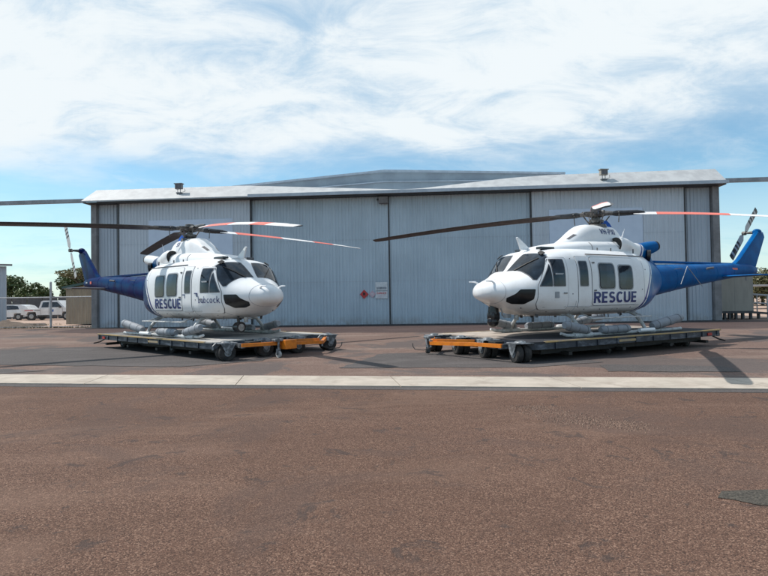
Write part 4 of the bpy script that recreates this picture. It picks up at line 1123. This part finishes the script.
# ute facing right, its near (starboard) side to the camera: local +x forward -> world +x
UT = empty('utility_truck', (-31.6, 53.2, 0), R(2), 'white dual cab utility truck with red side decals parked behind the fence', 'utility truck')
mb = MB()
car_body(mb, [(-2.6, .55), (-2.6, 1.08), (-.95, 1.08), (-.95, 1.15), (-.78, 1.78), (-.60, 1.86), (.75, 1.86), (1.45, 1.20), (2.35, 1.12), (2.55, .95), (2.6, .5), (2.05, .45), (1.95, .80), (1.25, .80), (1.15, .42), (-1.15, .42), (-1.25, .80), (-2.0, .80), (-2.1, .5)], .92, 1.15)
mb.build('body', M['car_white'], UT)
for s_ in (1, -1):
    panel(UT, 'window', [(-.72, 1.22), (-.60, 1.70), (-.05, 1.72), (-.05, 1.22)], 0, s_, M['glass'], 1.15, w_=.922)
    panel(UT, 'window', [(.03, 1.22), (.03, 1.72), (.72, 1.70), (1.18, 1.24)], 0, s_, M['glass'], 1.15, w_=.922)
    panel(UT, 'side_decal', [(-2.3, .90), (-2.2, .98), (-1.5, .98), (-1.45, .90)], 0, s_, M['red'], 1.15, w_=.922)
    panel(UT, 'side_decal', [(-1.4, .92), (-1.35, .98), (-.8, .98), (-.85, .92)], 0, s_, M['seam'], 1.15, w_=.922)
    panel(UT, 'door_emblem', [(.26, .80), (.26, 1.02), (.42, 1.02), (.42, .80)], 0, s_, M['emblem_blue'], 1.15, w_=.922)
    for x_ in (-1.62, 1.6): wheel_at(UT, x_, s_*.83, .38)
for s_ in (1, -1):
    mb = MB(); mb.box((.98, s_*.93, 1.16), (1.12, s_*1.10, 1.34), bev=.02); mb.build('side_mirror', M['black'], UT)
    panel(UT, 'sill', [(-1.1, .43), (-1.1, .50), (1.1, .50), (1.1, .43)], 0, s_, M['black'], 1.15, w_=.922)
    for x_ in (-.02, -.80, 1.22): panel(UT, 'door_gap', [(x_, .52), (x_, 1.18), (x_+.018, 1.18), (x_+.018, .52)], 0, s_, M['seam'], 1.15, w_=.921)
mb = MB(); mb.box((-2.68, -.85, .48), (-2.58, .85, .62), bev=.02); mb.build('bumper', M['seam'], UT)
# white wagon, facing left
SV = empty('parked_car', (-35.75, 54.4, 0), R(2), 'white low car with dark side windows parked left of the utility truck', 'car')
mb = MB()
car_body(mb, [(-3.7, .4), (-3.75, .75), (-3.4, .92), (-2.5, 1.02), (-1.9, 1.45), (-1.3, 1.53), (.5, 1.50), (1.0, 1.40), (1.45, 1.0), (1.52, .7), (1.5, .4), (.92, .35), (.82, .68), (.06, .68), (-.04, .32), (-2.4, .32), (-2.5, .66), (-3.15, .66), (-3.25, .4)], .9, .95)
mb.build('body', M['car_white'], SV)
for s_ in (1, -1):
    panel(SV, 'window', [(-2.2, 1.02), (-1.8, 1.38), (-1.15, 1.43), (-1.15, 1.02)], 0, s_, M['glass'], .95, w_=.902)
    panel(SV, 'window', [(-1.08, 1.02), (-1.08, 1.43), (-.1, 1.43), (.35, 1.36), (.5, 1.06)], 0, s_, M['glass'], .95, w_=.902)
    for x_ in (-2.82, .44): wheel_at(SV, x_, s_*.82, .33)
    panel(SV, 'tail_light', [(1.30, .80), (1.28, .96), (1.44, .96), (1.48, .80)], 0, s_, M['red_light'], .95, w_=.902)

# trees
def leaf_cloud(mb, blobs, n, size, rnd, flat=1.0):
    for i in range(n):
        c, r = rnd.choice(blobs)
        while True:
            v = Vector((rnd.uniform(-1, 1), rnd.uniform(-1, 1), rnd.uniform(-1, 1)))
            if .35 < v.length < 1: break
        v = v.normalized()*(v.length**.5)*rnd.uniform(.8, 1.08)
        p = Vector((c[0]+v.x*r, c[1]+v.y*r, c[2]+v.z*r*flat))
        a = Vector((rnd.gauss(0, 1), rnd.gauss(0, 1), rnd.gauss(0, .6))).normalized(); b = a.cross(Vector((rnd.gauss(0, 1), rnd.gauss(0, 1), rnd.gauss(0, 1)))).normalized()
        s_ = size*rnd.uniform(.5, 1.3)
        mb.add([p-a*s_, p-b*s_*.55, p+a*s_, p+b*s_*.55], [[0, 1, 2, 3]])
def tree(x, y, h, wid, label, m, kind='round', n=7500, size=.17, seed=1, group='trees behind the fence'):
    rnd = random.Random(seed)
    t = empty('broadleaf_tree' if kind == 'round' else 'umbrella_tree', (x, y, 0), rnd.uniform(0, 6), label, 'tree', group)
    tr = MB(); blobs = []
    base = h*.32
    tr.tube([(0, 0, 0), (.05, .02, base*.6), (.0, .1, base)], [h*.045, h*.036, h*.03], 8)
    k = 9 if kind == 'round' else 8
    for i in range(k):
        a = 2*math.pi*i/k+rnd.uniform(-.3, .3); rr = wid*.5*rnd.uniform(.45, .8)
        zz = h*rnd.uniform(.42, .84) if kind == 'round' else h*rnd.uniform(.82, .9)
        e = Vector((rr*math.cos(a), rr*math.sin(a), zz))
        tr.tube([(0, .1, base), (e.x*.45, e.y*.45, base+(zz-base)*.65), tuple(e)], [h*.022, h*.014, h*.006], 6)
        blobs.append((e, wid*(.20 if kind == 'round' else .19)*rnd.uniform(.8, 1.25)))
    if kind == 'round': blobs += [((0, 0, h*.8), wid*.22), ((rnd.uniform(-1, 1)*.2*wid, 0, h*.62), wid*.25), ((0, 0, h*.45), wid*.3)]
    else: blobs += [((0, 0, h*.92), wid*.2), ((wid*.15, .5, h*.9), wid*.2), ((-wid*.15, -.5, h*.9), wid*.2)]
    tr.build('trunk', M['bark'], t, smooth=True)
    lm = MB(); leaf_cloud(lm, blobs, n, size, rnd, 1.0 if kind == 'round' else .34); lm.build('crown', m, t)
    return t
tree(-41.5, 66, 3.9, 4.6, 'dark bushy green tree standing behind the white car, leftmost of the row', M['leaf'], seed=11)
tree(-37.2, 68, 5.2, 5.4, 'tallest bushy green tree behind the gap between car and utility truck', M['leaf'], seed=12)
tree(-46.5, 67, 4.9, 5.6, 'bushy green tree partly hidden behind the left building', M['leaf'], seed=17)
tree(-33.0, 62, 5.6, 6.2, 'flat crowned umbrella tree with feathery foliage above the utility truck', M['leaf_olive'], 'flat', 3600, .14, 13)
tree(-32.4, 72, 3.5, 5.0, 'low olive tree behind the umbrella tree', M['leaf'], seed=14)
tree(-27.0, 70, 4.4, 6.0, 'low green tree half hidden by the tan shed', M['leaf'], seed=15)
# low fence in front of the trees at left
mb = MB()
for k in range(16): mb.box((-47+k*1.6, 58.2, 0), (-45.5+k*1.6, 58.28, 2.2))
tag(mb.build('timber_fence', M['dark_trim']), 'dark board fence running behind the parked vehicles', 'fence')
# soil mound beside the left building
mb = MB(); rnd = random.Random(4); vs = []; fs = []; nu, nv = 14, 8
for j in range(nv+1):
    for i in range(nu+1):
        u_, v_ = i/nu*2-1, j/nv*2-1; r_ = min(1, math.hypot(u_, v_)); vs.append((u_*2.4, v_*1.1, .52*(1-r_)**.8*rnd.uniform(.7, 1.2)))
for j in range(nv):
    for i in range(nu): a = j*(nu+1)+i; fs.append([a, a+1, a+nu+2, a+nu+1])
mb.add(vs, fs); o = mb.build('soil_mound', M['dry_mound'], smooth=True, ang=60); o.location = (-26.2, 38.0, 0)
tag(o, 'low dark mound of soil at the foot of the left building', 'soil mound')

# ------------------------------------------------------------------ right side background
CB = empty('portable_cabin', (19.75, 33.0, 0), R(-3), 'beige portable cabin raised on short dark stilts beside the hangar', 'portable cabin')
mb = MB(); mb.box((0, 0, .50), (2.12, 5, 2.86)); mb.build('wall', M['cabin'], CB)
mb = MB()
for x_ in (1.05,): mb.box((x_, -.004, .5), (x_+.01, .0, 2.84))
mb.box((.14, -.008, .62), (.26, -.001, .70), mi=1); mb.box((1.72, -.03, 2.3), (1.76, .0, 2.8)); mb.build('panel_joint', [M['column'], M['sign_white']], CB)
mb = MB(); mb.box((-.12, -.12, 2.862), (2.2, 5.1, 3.0)); mb.build('roof', M['dark_trim'], CB)
mb = MB(); mb.box((0, .0, .36), (2.12, 4.9, .498)); 
for x_ in (.03, .45, .72, 1.1, 1.5, 1.95):
    for y_ in (.05, 2, 4.5): mb.box((x_, y_, 0), (x_+.12, y_+.15, .36))
mb.build('stilt', M['dark_trim'], CB)
RP = empty('access_ramp', (21.9, 33.2, 0), R(-3), 'dark sloping ramp with pale pipe handrails at the right of the cabin', 'ramp')
mb = MB(); mb.prism([(0, .36), (0, .48), (4.2, .10), (4.2, 0)], .0, 1.1, axis='y')
for x_ in (.5, 1.5): mb.box((x_, .1, 0), (x_+.1, .2, .3))
mb.build('ramp_deck', M['dark_trim'], RP)
mb = MB()
for y_ in (.05, 1.05):
    for x_, zt in ((.05, 1.5), (1.0, 1.42), (2.0, 1.3), (3.2, 1.2)): mb.tube([(x_, y_, 0), (x_, y_, zt)], .035, 8)
    mb.tube([(.0, y_, 1.5), (1, y_, 1.42), (2, y_, 1.32), (4, y_, 1.15)], .035, 8); mb.tube([(.0, y_, 1.0), (1, y_, .92), (2, y_, .82), (4, y_, .65)], .025, 8)
mb.build('handrail', M['galv'], RP)
# far awning, pale bank and bushes
AW = empty('carport', (36.0, 52.0, 0), 0, 'low pale roofed shelter on white posts at the far right', 'shelter')
mb = MB(); mb.box((-2.5, 0, 2.15), (9, 4, 2.32)); mb.build('roof', M['roof_pale'], AW)
for x_ in (-2.3, .2, 2.8, 5.4): 
    mb = MB(); mb.tube([(x_, .1, 0), (x_, .1, 2.15)], .07, 8); mb.build('post', M['white'], AW)
tree(45.0, 66, 3.9, 6.5, 'rounded olive bush behind the far right shelter, the left one', M['leaf_olive'], seed=21, group='bushes at the far right')
tree(50.5, 68, 4.2, 7.0, 'rounded olive bush at the far right edge of the photo', M['leaf_olive'], seed=22, group='bushes at the far right')
# distant scrub line so the horizon is never bare
mb = MB(); rnd = random.Random(9)
blobs = [((-150+i*2.6+rnd.uniform(-1, 1), 150+rnd.uniform(-8, 8), rnd.uniform(.2, .8)), rnd.uniform(.9, 2.0)) for i in range(120)]
leaf_cloud(mb, blobs, 12000, .45, rnd, .9)
tag(mb.build('distant_scrub', M['leaf']), 'far belt of low green scrub along the horizon', 'scrub', kind='stuff')
mb = MB(); rnd = random.Random(10)
for i in range(1500):
    if i % 3: x_, y_ = rnd.uniform(-30, -18.5), 36.0+rnd.gauss(0, .22)
    else: x_, y_ = rnd.uniform(-34, -24), rnd.uniform(38, 42)
    h_ = rnd.uniform(.04, .18); a = rnd.uniform(0, 3)
    mb.add([(x_-.02*math.cos(a), y_-.02*math.sin(a), 0), (x_+.02*math.cos(a), y_+.02*math.sin(a), 0), (x_+rnd.uniform(-.05, .05), y_, h_)], [[0, 1, 2]])
tag(mb.build('grass', M['moss']), 'dry grass tufts along the fence line', 'grass', kind='stuff')
